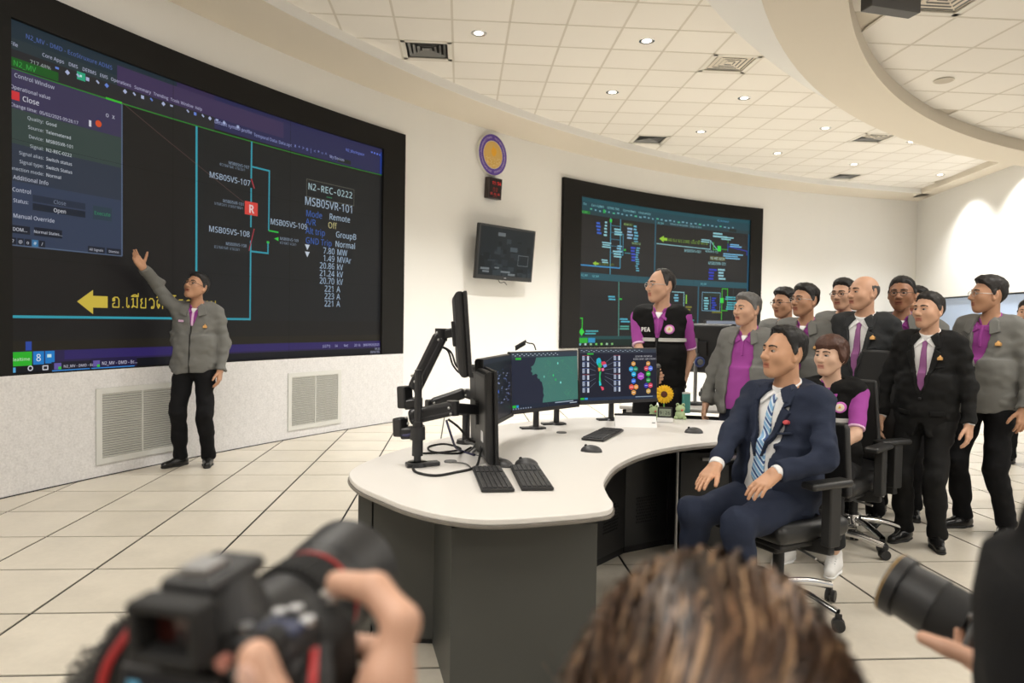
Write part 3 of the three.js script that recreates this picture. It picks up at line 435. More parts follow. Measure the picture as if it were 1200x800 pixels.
// ---------------------------------------------------------------- control desk and what stands on it
const DT = .74;
function outlineShape(pts, inset = 0) {
  const c = new THREE.CatmullRomCurve3(pts.map(([x, z]) => V(x, 0, z)), true, 'centripetal'), q = c.getPoints(180).slice(0, -1);
  const n = q.length, out = q.map((p, i) => { const a = q[(i + n - 1) % n], b = q[(i + 1) % n], t = V(b.x - a.x, 0, b.z - a.z).normalize(); return new THREE.Vector2(p.x - t.z * inset, -(p.z + t.x * inset)); });
  return new THREE.Shape(out);
}
function slabFrom(pts, y0, h, inset, bevel = .004) { const g = new THREE.ExtrudeGeometry(outlineShape(pts, inset), { depth: h - 2 * bevel, bevelEnabled: bevel > 0, bevelThickness: bevel, bevelSize: bevel, bevelSegments: 3, curveSegments: 1 }); g.rotateX(-Math.PI / 2); g.translate(0, y0 + bevel, 0); return g; }
const prism = (pts, y0, y1) => { const g = new THREE.ExtrudeGeometry(new THREE.Shape(pts.map(([x, z]) => new THREE.Vector2(x, -z))), { depth: y1 - y0, bevelEnabled: false }); g.rotateX(-Math.PI / 2); g.translate(0, y0, 0); return g; };
// upright ribbon panel along a polyline
function ribbon(pts, y0, y1, th) { const a = pts, n = a.length, L = [], Rr = []; for (let i = 0; i < n; i++) { const p = a[Math.max(0, i - 1)], q = a[Math.min(n - 1, i + 1)]; const t = V(q[0] - p[0], 0, q[1] - p[1]).normalize(); L.push([a[i][0] - t.z * th / 2, a[i][1] + t.x * th / 2]); Rr.push([a[i][0] + t.z * th / 2, a[i][1] - t.x * th / 2]); } return prism([...L, ...Rr.reverse()], y0, y1); }
const deskLine = [[-.476, -3.18], [-.41, -2.95], [-.29, -2.76], [-.17, -2.60], [-.04, -2.49], [.09, -2.438], [.2, -2.445], [.314, -2.47], [.47, -2.515], [.545, -2.555], [.578, -2.63], [.586, -2.76], [.607, -2.952], [.65, -3.1], [.747, -3.34], [.931, -3.623], [1.098, -3.79], [1.262, -3.905], [1.487, -4.02], [1.75, -4.09], [1.88, -4.14], [1.95, -4.25], [1.98, -4.45], [1.97, -4.68], [1.93, -4.82], [1.8, -4.905], [1.598, -4.965], [1.38, -5.03], [1.174, -5.05], [.98, -5.035], [.8, -4.97], [.6, -4.87], [.4, -4.72], [.25, -4.58], [.117, -4.42], [-.02, -4.2], [-.18, -3.95], [-.336, -3.66], [-.44, -3.4]];
{
  const d = thing('control_desk', 'large curved control desk with white top and dark grey base', 'desk');
  part(d, 'table_top', slabFrom(deskLine, DT - .022, .022, .004), M.deskTop, 'off white curved table top');
  part(d, 'edge_band', slabFrom(deskLine, DT - .034, .012, .012, .002), M.deskEdge);
  // outer panels following the back of the desk
  const outer = [[-.43, -3.14], [-.375, -3.42], [-.28, -3.66], [-.13, -3.94], [.03, -4.2], [.17, -4.42], [.4, -4.66], [.62, -4.82], [.85, -4.93], [1.174, -4.99], [1.5, -4.94], [1.9, -4.8]];
  for (let i = 0; i < outer.length - 1; i++) { const a = outer[i], b = outer[i + 1], t = .006, L = Math.hypot(b[0] - a[0], b[1] - a[1]), e = t / L / 2; part(d, 'outer_panel', ribbon([[mix(a[0], b[0], e), mix(a[1], b[1], e)], [mix(a[0], b[0], 1 - e), mix(a[1], b[1], 1 - e)]], .0, DT - .036, .02), M.deskBody); }
  part(d, 'front_panel', ribbon([[-.425, -3.125], [-.372, -3.112]], 0, DT - .036, .02), M.deskBody); part(d, 'front_panel', ribbon([[-.366, -3.111], [.02, -3.07]], .03, DT - .036, .02), M.deskBody); part(d, 'plinth', ribbon([[-.366, -3.13], [.02, -3.09]], 0, .03, .015), M.blackMatte);
  // pedestal near the photographer
  const ped = part(d, 'pedestal', prism([[-.022, -2.615], [.535, -2.665], [.515, -3.16], [-.105, -3.10]], 0, .655), M.deskBody, 'square dark grey pedestal');
  for (const [x, z] of [[.03, -2.66], [.49, -2.69]]) part(ped, 'bolt', cyl(.012, .012, .06, x, .68, z, 16), M.steel);
  part(ped, 'support_rail', box(.5, .03, .3, .23, .69, -2.92), M.deskInner);
  // inner cabinets under the concave side
  const inner = [[.52, -3.2], [.6, -3.62], [.78, -4.02], [1.02, -4.28], [1.33, -4.44], [1.62, -4.5], [1.9, -4.42]];
  for (let i = 0; i < inner.length - 1; i++) {
    const a = inner[i], b = inner[i + 1], L = Math.hypot(b[0] - a[0], b[1] - a[1]), e = .004 / L; const q = [[mix(a[0], b[0], e), mix(a[1], b[1], e)], [mix(a[0], b[0], 1 - e), mix(a[1], b[1], 1 - e)]];
    const door = part(d, 'cabinet_door', ribbon(q, .04, DT - .05, .02), M.deskInner);
    const cx = (a[0] + b[0]) / 2, cz = (a[1] + b[1]) / 2, nx = -(b[1] - a[1]) / L * -1, nz = (b[0] - a[0]) / L, ang = -Math.atan2(b[1] - a[1], b[0] - a[0]);
    const px = (b[1] - a[1]) / L * -1, pz = (b[0] - a[0]) / L; // towards the seats
    const holes = []; for (let u = 0; u < 9; u++) for (let v = 0; v < 9; v++) holes.push(box(.011, .011, .003, (u - 4) * .019 + (v % 2 ? .008 : 0), .18 + v * .019, 0)); const vg = merge(holes); vg.rotateY(ang); vg.translate(cx + px * .012, 0, cz + pz * .012);
    const vm = part(door, 'vent_holes', vg, M.blackMatte); vm.userData.kind = 'stuff';
    part(door, 'knob', sph(.011, cx + px * .016 + (b[0] - a[0]) * .3, .63, cz + pz * .016 + (b[1] - a[1]) * .3, 12), M.steel);
    part(d, 'plinth', ribbon(q, 0, .04, .014), M.blackMatte);
  }
  part(d, 'metal_edge', rod([1.27, 0, -4.02], [1.27, DT - .036, -4.02], .009), M.steel, 'slim steel upright');
  part(d, 'drawer_unit', box(.42, .6, .3, 1.56, .34, -4.36, .006), M.deskInner); part(d, 'drawer_handle', box(.1, .018, .02, 1.53, .6, -4.2), M.steel);
  for (const [u, v] of [[581, 538], [658, 507], [528, 541]]) { const p = atY(u, v, DT); part(d, 'cable_grommet', cyl(.03, .032, .006, p.x, DT + .003, p.z), M.greyPlastic); }
}
// monitors ------------------------------------------------------------------------------------
const faceRect = (w, h, z) => { const g = new THREE.PlaneGeometry(w, h); g.translate(0, 0, z); return g; };
function monitor(label, c, turn, tilt, w, h, tex, extra = {}) {
  const m = thing('monitor', label, 'monitor'); m.position.copy(c); m.rotation.order = 'YXZ'; m.rotation.y = turn; m.rotation.x = tilt; m.rotation.z = extra.roll || 0;
  part(m, 'case', box(w, h, .016, 0, 0, 0, .005), M.blackPlastic); part(m, 'bezel', box(w, .022, .006, 0, -h / 2 + .011, .009), M.blackPlastic);
  const back = new THREE.ExtrudeGeometry(new THREE.Shape([[-w * .42, -h * .42], [w * .42, -h * .42], [w * .42, h * .42], [-w * .42, h * .42]].map(a => new THREE.Vector2(...a))), { depth: .012, bevelEnabled: true, bevelThickness: .02, bevelSize: .03, bevelSegments: 3 }); back.rotateY(Math.PI); back.translate(0, 0, -.018);
  part(m, 'back_housing', back, extra.back || M.blackPlastic);
  part(m, 'mount_plate', box(.12, .12, .02, 0, 0, -.055, .004), M.blackPlastic);
  if (extra.sticker) part(m, 'sticker', box(.06, .05, .002, extra.sticker[0], extra.sticker[1], -.051), M.paper, 'white sticker');
  part(m, 'screen', faceRect(w - .016, h - .03, .0086).translate(0, .008, 0), tex ? screenMat(tex, .85) : std(lin(.02, .02, .022), .2));
  return m;
}
const between = (a, b, up = V(0, 1, 0)) => { const d = b.clone().sub(a); return Math.atan2(-d.z, d.x); }; // turn so that local x runs from a to b
function iconBar(c, W, H) { R_(c, 0, 0, W, 26, '#3a4450'); for (let i = 0; i < 22; i++) R_(c, 8 + i * 16, 5 + (i % 2) * 8, 10, 5, '#aab4c0'); R_(c, 0, H - 26, W, 26, '#202a3c'); R_(c, 2, H - 26, 26, 14, '#30c440'); R_(c, 30, H - 26, 16, 14, '#2f9ae0'); for (let i = 0; i < 8; i++) R_(c, 4 + i * 18, H - 10, 9, 7, '#8f9aac'); R_(c, W - 190, H - 22, 150, 6, '#9fb0c0'); R_(c, W - 70, H - 12, 60, 5, '#c0c8d0'); }
const mapTex = canvasTex(512, 310, (c, W, H) => {
  R_(c, 0, 0, W, H, '#262b3d'); iconBar(c, W, H); R_(c, 30, 26, 40, 12, '#2fb83a'); R_(c, 0, 26, 30, 12, '#303a44');
  c.fillStyle = '#487d73'; c.beginPath(); c.moveTo(182, 28); [[176, 44], [170, 58], [158, 72], [142, 78], [148, 92], [140, 104], [152, 112], [150, 126], [166, 122], [176, 118], [190, 126], [186, 138], [196, 150], [204, 146], [208, 160], [222, 168], [226, 186], [232, 204], [230, 226], [236, 244], [228, 260], [224, 284], [512, 284], [512, 28]].forEach(p => c.lineTo(...p)); c.fill();
  reseed(8); for (let i = 0; i < 60; i++) { let x = 200 + rnd() * 300, y = 40 + rnd() * 230; const p = [[x, y]]; for (let k = 0; k < 4; k++) { x += (rnd() - .5) * 50; y += (rnd() - .5) * 40; if (x > 236) p.push([x, y]); } L_(c, p, i % 4 ? 'rgba(90,150,120,.6)' : 'rgba(70,190,120,.6)', 1); }
  for (const [x, y, col] of [[350, 66, '#7fe8d8'], [370, 178, '#8ff0e8'], [312, 134, '#40d880'], [330, 160, '#30c060'], [240, 138, '#70c8b8']]) { c.fillStyle = col; c.beginPath(); c.ellipse(x, y, 5, 7, 0, 0, 7); c.fill(); }
});
const infoTex = canvasTex(768, 470, (c, W, H) => {
  R_(c, 0, 0, W, H, '#1e2030'); R_(c, 0, 0, W, 36, '#39414e'); for (let i = 0; i < 26; i++) R_(c, 8 + i * 24, 8 + (i % 2) * 10, 15, 6, '#9aa6b4'); R_(c, 70, 36, 60, 14, '#2fb83a'); R_(c, 0, H - 30, W, 30, '#26344c'); R_(c, 2, H - 30, 36, 18, '#30c440'); R_(c, 42, H - 30, 30, 18, '#2f9ae0'); R_(c, W - 220, H - 24, 180, 7, '#9fb0c0');
  const cols = ['#3a66d8', '#e23f4a', '#39c46a'];
  for (let i = 0; i < 6; i++) { const y = 62 + i * 58; for (const x of [22, 330]) { R_(c, x, y, 22, 40, '#b9c4d8'); R_(c, x + 24, y + 4, 20, 34, '#2b3550'); R_(c, x + 46, y, 18, 42, '#d5dcea'); for (let k = 0; k < 3; k++) R_(c, x + 4, y + 8 + k * 11, 14, 4, '#39425c'); L_(c, [[x, y - 4], [x + 66, y - 4]], i % 3 ? '#6e86c8' : '#d05060', 3); } L_(c, [[92, y], [150, 130 + i * 34]], '#8f9ab0', 2); L_(c, [[330, y], [240, 130 + i * 30]], '#8f9ab0', 2); }
  const blob = (p, col) => { c.fillStyle = col; c.beginPath(); p.forEach(([x, y], i) => i ? c.lineTo(x, y) : c.moveTo(x, y)); c.fill(); };
  blob([[160, 92], [180, 78], [196, 84], [206, 110], [196, 140], [170, 150], [156, 124]], '#22b8d8'); blob([[176, 126], [206, 128], [212, 160], [190, 176], [174, 160]], '#2bc070'); blob([[206, 116], [240, 112], [256, 132], [236, 150], [210, 148]], '#e23f5c'); blob([[220, 144], [256, 136], [262, 160], [232, 172]], '#7fa4f0'); blob([[172, 170], [196, 170], [200, 196], [180, 204]], '#f0913a'); blob([[204, 176], [230, 172], [236, 196], [212, 204]], '#f06f9a'); blob([[186, 206], [204, 206], [196, 250], [202, 290], [190, 320], [182, 280]], '#2bc070'); blob([[180, 290], [200, 300], [206, 330], [186, 336]], '#25d0d8'); blob([[196, 340], [226, 348], [232, 372], [212, 380]], '#e8506a');
  const hex = (x, y, r, col, t) => { c.fillStyle = col; c.beginPath(); for (let k = 0; k < 6; k++) c.lineTo(x + r * Math.cos(Math.PI / 6 + k * Math.PI / 3), y + r * Math.sin(Math.PI / 6 + k * Math.PI / 3)); c.fill(); R_(c, x - r * .55, y - 3, r * 1.1, 6, 'rgba(255,255,255,.75)'); };
  c.strokeStyle = '#f0f0f0'; thai(c, 'นวรกาต กดานตวน', 548, 58, 20); thai(c, 'ตวดนาวกดา นตรวานกดาน', 528, 84, 20);
  hex(530, 138, 24, '#e0a050'); hex(506, 188, 26, '#2aa2e0'); hex(552, 188, 26, '#22906a'); hex(532, 236, 26, '#25b6e8'); hex(530, 300, 26, '#3a78e8'); hex(508, 356, 28, '#e8564e'); hex(556, 356, 26, '#f0a04a'); hex(530, 408, 26, '#e0a050'); hex(606, 256, 38, '#b44ac8');
  hex(684, 138, 24, '#e0a050'); hex(664, 184, 26, '#d84a5e'); hex(708, 184, 26, '#5b7ff0'); hex(684, 236, 26, '#38c04a'); hex(684, 296, 26, '#2b9a48'); hex(662, 346, 26, '#3a3ab0'); hex(706, 346, 26, '#e04a62'); hex(684, 400, 26, '#d8b060');
});
const darkTex = canvasTex(512, 310, (c, W, H) => { R_(c, 0, 0, W, H, '#1c1e26'); R_(c, 0, 0, W, 20, '#2b2e3a'); reseed(15); for (let i = 0; i < 46; i++) R_(c, 180 + rnd() * 260, 60 + rnd() * 180, 8 + rnd() * 26, 5, ['#5a6a96', '#8f9ac0', '#3a4a70'][i % 3]); c.fillStyle = '#d83a5a'; c.beginPath(); c.arc(190, 150, 9, 0, 7); c.fill(); c.fillStyle = '#3a6ad8'; c.beginPath(); c.arc(240, 170, 9, 0, 7); c.fill(); });
function placeMonitor(label, uL, dL, uR, dR, vMid, w, h, tex, tilt = -.06, extra) { const a = at(uL, vMid, dL), b = at(uR, vMid, dR); const yL = at(uL, extra && extra.vL || vMid, dL).y, c = a.clone().add(b).multiplyScalar(.5); c.y = yL; return monitor(label, c, between(a, b), tilt, w, h, tex, extra); }
placeMonitor('desk monitor showing a green and dark blue map', 598, 4.14, 676, 4.57, 449, .615, .365, mapTex, -.05, { vL: 449 });
placeMonitor('desk monitor with coloured hexagons and a small country map', 678, 4.57, 769, 4.84, 440, .62, .365, infoTex, -.05, { vL: 441 });
placeMonitor('desk monitor seen at a steep angle, left of the map monitor', 568, 3.62, 597, 4.13, 455, .615, .365, darkTex, -.03, { vL: 462 });
// monitor whose back is turned to the photographer
{ const a = at(581, 489, 3.32), b = at(561, 478, 3.86); monitor('monitor turned away, dark back with white sticker, beside two keyboards', V((a.x + b.x) / 2, .968, (a.z + b.z) / 2), between(a, b), -.03, .6, .445, null, { sticker: [-.17, -.10] }); }
{ const c = at(545.5, 390, 3.42); monitor('raised monitor seen edge-on, on the tall jointed arm', c, Math.PI / 2 + .03, -.08, .6, .385, null); }
// arms, poles and stands
{
  const A = (u, v, d) => at(u, v, d);
  const arm = thing('monitor_mount', 'black jointed arm holding the raised edge-on monitor', 'monitor arm', [0, 0, 0], 0, 'monitor arms on the desk');
  const foot = atY(489, 546, DT), poleTop = V(foot.x, 1.19, foot.z);
  part(arm, 'pole', rod(V(foot.x, DT, foot.z), poleTop, .017), M.arm); part(arm, 'clamp', merge([cyl(.045, .05, .02, foot.x, DT + .012, foot.z), bar([foot.x - .05, DT + .012, foot.z + .03], [foot.x + .1, DT + .012, foot.z - .02], .05, .02, .006)]), M.arm); part(arm, 'pole_sleeve', cyl(.024, .026, .16, foot.x, DT + .13, foot.z), M.arm);
  const D = 3.42, j = A(485, 457, D), k = A(517, 392, D), e = A(538, 388, D + .01);
  part(arm, 'elbow_joint', merge([bar(A(474, 452, D), A(475, 478, D), .07, .05, .01), cyl(.034, .034, .05, A(487, 472, D).x, A(487, 472, D).y, A(487, 472, D).z), bar(A(474, 474, D), A(493, 471, D), .07, .05, .012)]), M.arm);
  part(arm, 'upper_arm', merge([bar(j, k, .062, .07, .02), bar(j.clone().add(V(.012, -.012, .02)), k.clone().add(V(.012, -.016, .02)), .034, .03, .01)]), M.arm); for (const [u, v] of [[483, 440], [486, 447], [512, 390], [514, 398]]) part(arm, 'bolt', sph(.007, ...A(u, v, D - .045).toArray(), 10), M.steel);
  part(arm, 'wrist', merge([bar(k, e, .05, .045, .01), cyl(.03, .03, .06, k.x, k.y, k.z)]), M.arm);
  part(arm, 'cable', tube([A(510, 405, D), A(524, 410, D), A(531, 428, D), A(540, 437, D), A(548, 428, D)], .005, 30, 6), M.blackMatte); part(arm, 'cable', tube([A(512, 403, D), A(528, 412, D), A(536, 430, D), A(546, 431, D)], .005, 30, 6), M.blackMatte);
  const low = thing('monitor_mount', 'black jointed arm low over the desk holding the turned monitor', 'monitor arm', [0, 0, 0], 0, 'monitor arms on the desk');
  const D2 = 3.36, p = A(479, 489, D2), q = A(531, 478, D2 + .05), r = A(563, 480, 3.56);
  part(low, 'elbow_joint', merge([bar(A(469, 489, D2), A(470, 511, D2), .07, .05, .01), bar(A(470, 507, D2), A(492, 506, D2), .08, .055, .012), cyl(.034, .036, .06, foot.x, A(487, 505, D2).y, foot.z)]), M.arm); part(low, 'lower_arm', merge([bar(p, q, .06, .07, .02), bar(p.clone().add(V(.01, -.02, .02)), q.clone().add(V(0, -.02, .02)), .034, .025, .01)]), M.arm); part(low, 'wrist', merge([bar(q, r, .05, .05, .01), cyl(.03, .03, .07, q.x, q.y, q.z)]), M.arm); for (const [u, v] of [[476, 489], [478, 496], [526, 478], [528, 485]]) part(low, 'bolt', sph(.007, ...A(u, v, D2 - .035).toArray(), 10), M.steel);
  part(low, 'cable', tube([A(470, 509, D2 - .03), A(478, 510, D2 - .04), A(490, 504, D2 - .04), A(496, 499, D2)], .008, 20, 8), std(lin(.03, .03, .09), .4));
  const rear = thing('monitor_mount', 'black jointed arm behind the low one, holding the steep monitor', 'monitor arm', [0, 0, 0], 0, 'monitor arms on the desk');
  const f2 = atY(546, 519, DT), D3 = 3.95, s = A(506, 473, D3), t = A(545, 460, D3); part(rear, 'pole', rod(V(f2.x, DT, f2.z), V(f2.x, .95, f2.z), .022), M.arm); part(rear, 'clamp', cyl(.05, .055, .02, f2.x, DT + .011, f2.z), M.arm); part(rear, 'lower_arm', bar(s, t, .06, .06, .018), M.arm); part(rear, 'wrist', bar(t, A(562, 466, D3 - .1), .04, .05, .01), M.arm); part(rear, 'elbow_joint', merge([bar(A(505, 468, D3), A(505, 480, D3), .06, .05, .01), bar(A(505, 478, D3), V(f2.x, .92, f2.z), .05, .05, .012)]), M.arm); for (const [u, v] of [[509, 472], [545, 457], [546, 463]]) part(rear, 'bolt', sph(.007, ...A(u, v, D3 - .04).toArray(), 10), M.steel);
  // stands behind the two front facing monitors
  for (const [u, v, top, lab] of [[628, 502, [628, 470, 4.42], 'black monitor stand under the map monitor'], [652, 497, [652, 470, 4.55], 'slim black cable stand behind the map monitor'], [716, 492, [717, 462, 4.8], 'black monitor stand under the hexagon monitor']]) {
    const b = atY(u, v, DT), g = thing('monitor_stand', lab, 'monitor stand'), tp = A(...top); part(g, 'foot', merge([cyl(.045, .055, .014, b.x, DT + .007, b.z), bar([b.x - .1, DT + .006, b.z + .02], [b.x + .06, DT + .006, b.z - .01], .06, .012, .004)]), M.arm); part(g, 'post', rod(V(b.x, DT, b.z), V(b.x, tp.y, b.z), .02, .018), M.arm); part(g, 'arm', bar(V(b.x, tp.y - .01, b.z), tp, .04, .05, .01), M.arm);
  }
  // loose cables on the desk
  const cable = (label, pts, rr, m) => { const g = thing('cable', label, 'cable', [0, 0, 0], 0, 'loose cables on the desk'); part(g, 'cord', tube(pts, rr, 60, 6), m); return g; };
  const P = (u, v, h = .006) => { const p = atY(u, v, DT + h); return p; };
  cable('black cable looping from the pole foot across the desk', [P(484, 540), P(488, 553), P(510, 557), P(535, 553), P(553, 549), P(560, 543), P(563, 530, .05), P(566, 510, .1)], .006, M.blackMatte);
  cable('thin black cable coil on the desk behind the arms', [P(496, 531), P(515, 530), P(540, 526), P(520, 520), P(503, 523), P(507, 529), P(535, 531), P(552, 524)], .005, M.blackMatte);
  cable('dark blue cable hanging from the low arm to the desk', [A(523, 492, D2), A(528, 508, D2), A(533, 522, D2 + .06), P(543, 529), P(556, 533)], .006, std(lin(.03, .03, .08), .4));
  cable('black cable hanging beside the dark blue one', [A(525, 491, D2), A(537, 500, D2), A(548, 513, D2 + .05), A(556, 518, D2 + .1)], .006, M.blackMatte);
  cable('tangled black leads behind the turned monitor', [P(548, 530), P(556, 522, .04), P(545, 517, .05), P(560, 512, .06), P(566, 522, .04), P(554, 530), P(566, 534), P(570, 518, .08)], .006, M.greyPlastic);
  cable('thin grey mouse lead on the desk', [P(530, 541), P(545, 543), P(556, 550), P(563, 549)], .0035, M.greyPlastic);
}
// keyboards and mice
function keyboard(label, c, turn) {
  const g = thing('keyboard', label, 'keyboard', [c.x, DT, c.z], turn, 'keyboards on the desk'), w = .44, d = .135;
  const base = box(w, .014, d, 0, .009, 0, .005); part(g, 'base', base, M.blackPlastic);
  const keys = []; for (let r = 0; r < 6; r++) for (let i = 0; i < 21; i++) { if (i === 14 || i === 17 && r) { if (i === 14) continue; } if (r === 5 && i > 3 && i < 9) { if (i === 4) keys.push(box(.095, .006, .015, -.085, .018, -.052 + r * .0205, 0)); continue; } keys.push(box(.0165, .006, .0165, -.2 + i * .02, .018, -.052 + r * .0205, 0)); }
  const k = part(g, 'keys', merge(keys), std(lin(.045, .045, .047), .5)); k.userData.kind = 'stuff'; return g;
}
function keyboardBetween(label, a, b) { const p = atY(...a, DT), q = atY(...b, DT); return keyboard(label, p.clone().add(q).multiplyScalar(.5), Math.atan2(-(q.z - p.z), q.x - p.x)); }
keyboardBetween('black keyboard nearest the turned monitor, left of its twin', [585, 580], [569, 548]); keyboardBetween('black keyboard in front of two mice, right of its twin', [632, 579], [613, 546]); keyboardBetween('black keyboard lying in front of the hexagon monitor', [690, 519], [722, 503]);
function mouse(label, u, v, turn) {
  const p = atY(u, v, DT), g = thing('computer_mouse', label, 'mouse', [p.x, DT, p.z], turn, 'mice on the desk');
  const s = new THREE.SphereGeometry(1, 24, 14, 0, Math.PI * 2, 0, Math.PI / 2); s.scale(.034, .036, .058); part(g, 'shell', s, std(lin(.05, .05, .052), .4)); part(g, 'wheel', cyl(.008, .008, .007, 0, 0, 0, 14).rotateZ(Math.PI / 2).translate(0, .03, -.03), M.blackMatte); part(g, 'base', cyl(.032, .033, .004, 0, .002, 0, 24).scale(1, 1, 1.7), M.blackMatte);
}
mouse('dark mouse tucked beside the turned monitor', 589, 546, .9); mouse('dark mouse at the end of the right-hand twin keyboard', 617, 545, 1.2); mouse('dark mouse near the keyboard in front of the hexagon monitor', 693, 529, 1.2); mouse('grey mouse alone on the right of the white desk', 813, 507, 1.4);
{ // tent calendar
  const p = atY(746, 500, DT), g = thing('desk_calendar', 'white folded desk calendar below the hexagon monitor', 'calendar', [p.x, DT, p.z - .04], -.12);
  const s = new THREE.Shape([[-.06, 0], [.06, 0], [.004, .075], [-.004, .075]].map(a => new THREE.Vector2(...a))); const e = new THREE.ExtrudeGeometry(s, { depth: .27, bevelEnabled: false }); e.rotateY(Math.PI / 2); e.translate(-.135, 0, 0); part(g, 'card', e, M.paper); part(g, 'binding', box(.275, .014, .02, 0, .074, 0, .004), M.blackMatte); part(g, 'print', box(.02, .004, .012, .115, .03, .037), M.greyPlastic);
}
{ // small digital clock, sunflower, two frogs
  let p = atY(779, 494, DT); const g = thing('desk_clock', 'small white digital desk clock between two frog figures', 'clock', [p.x, DT, p.z], -.25);
  part(g, 'base', box(.11, .03, .05, 0, .015, .02, .008), M.white); const tx = canvasTex(128, 80, c => { R_(c, 0, 0, 128, 80, '#87937f'); T(c, '9:26', 62, 44, 50, '#2a2f2a', 'center', 'monospace', 1); });
  const b = part(g, 'case', box(.1, .072, .02, 0, .066, 0, .005), M.blackPlastic); part(g, 'display', faceRect(.08, .05, .0106).translate(0, .066, 0), std(0xffffff, .4, 0, { map: tx }));
  p = atY(783, 490, DT); const f = thing('sunflower', 'yellow toy sunflower standing behind the small desk clock', 'flower', [p.x - .01, DT, p.z - .08], -.25); part(f, 'stem', rod([0, 0, 0], [0, .115, 0], .005), std(lin(.1, .3, .06), .6));
  for (let i = 0; i < 22; i++) { const q = new THREE.SphereGeometry(1, 10, 6); q.scale(.011, .028, .004); q.translate(0, .042, i % 2 ? .004 : -.002); q.rotateZ(i / 22 * Math.PI * 2); q.translate(0, .165, .0); part(f, 'petal', q, std(lin(.88, .52, .01), .6)); } part(f, 'flower_head', sph(1, 0, 0, 0, 16).scale(.024, .024, .01).translate(0, .165, .006), std(lin(.10, .03, .015), .9)); part(f, 'pot', cyl(.022, .018, .03, 0, .015, 0), M.white);
  const green = std(lin(.40, .52, .28), .5); for (const [u, v, s, lab] of [[766, 492, .95, 'pale green frog figure left of the desk clock'], [797, 491, 1, 'pale green frog figure right of the desk clock']]) {
    p = atY(u, v, DT); const fr = thing('frog_figure', lab, 'figurine', [p.x, DT, p.z], -.3, 'frog figures'); fr.scale.setScalar(s);
    part(fr, 'body', merge([sph(1, 0, 0, 0, 20).scale(.036, .034, .03).translate(0, .033, 0), sph(1, 0, 0, 0, 20).scale(.034, .028, .028).translate(0, .075, .002), sph(.012, -.02, .104, .006, 12), sph(.012, .02, .104, .006, 12), sph(.014, -.03, .012, .018, 12), sph(.014, .03, .012, .018, 12)]), green); for (const x of [-.02, .02]) part(fr, 'eye', sph(.005, x, .106, .016, 10), M.blackPlastic); part(fr, 'bow', sph(.008, .012, .068, .029, 10).scale(1, 1, 1), std(lin(.6, .12, .1), .6));
  }
}
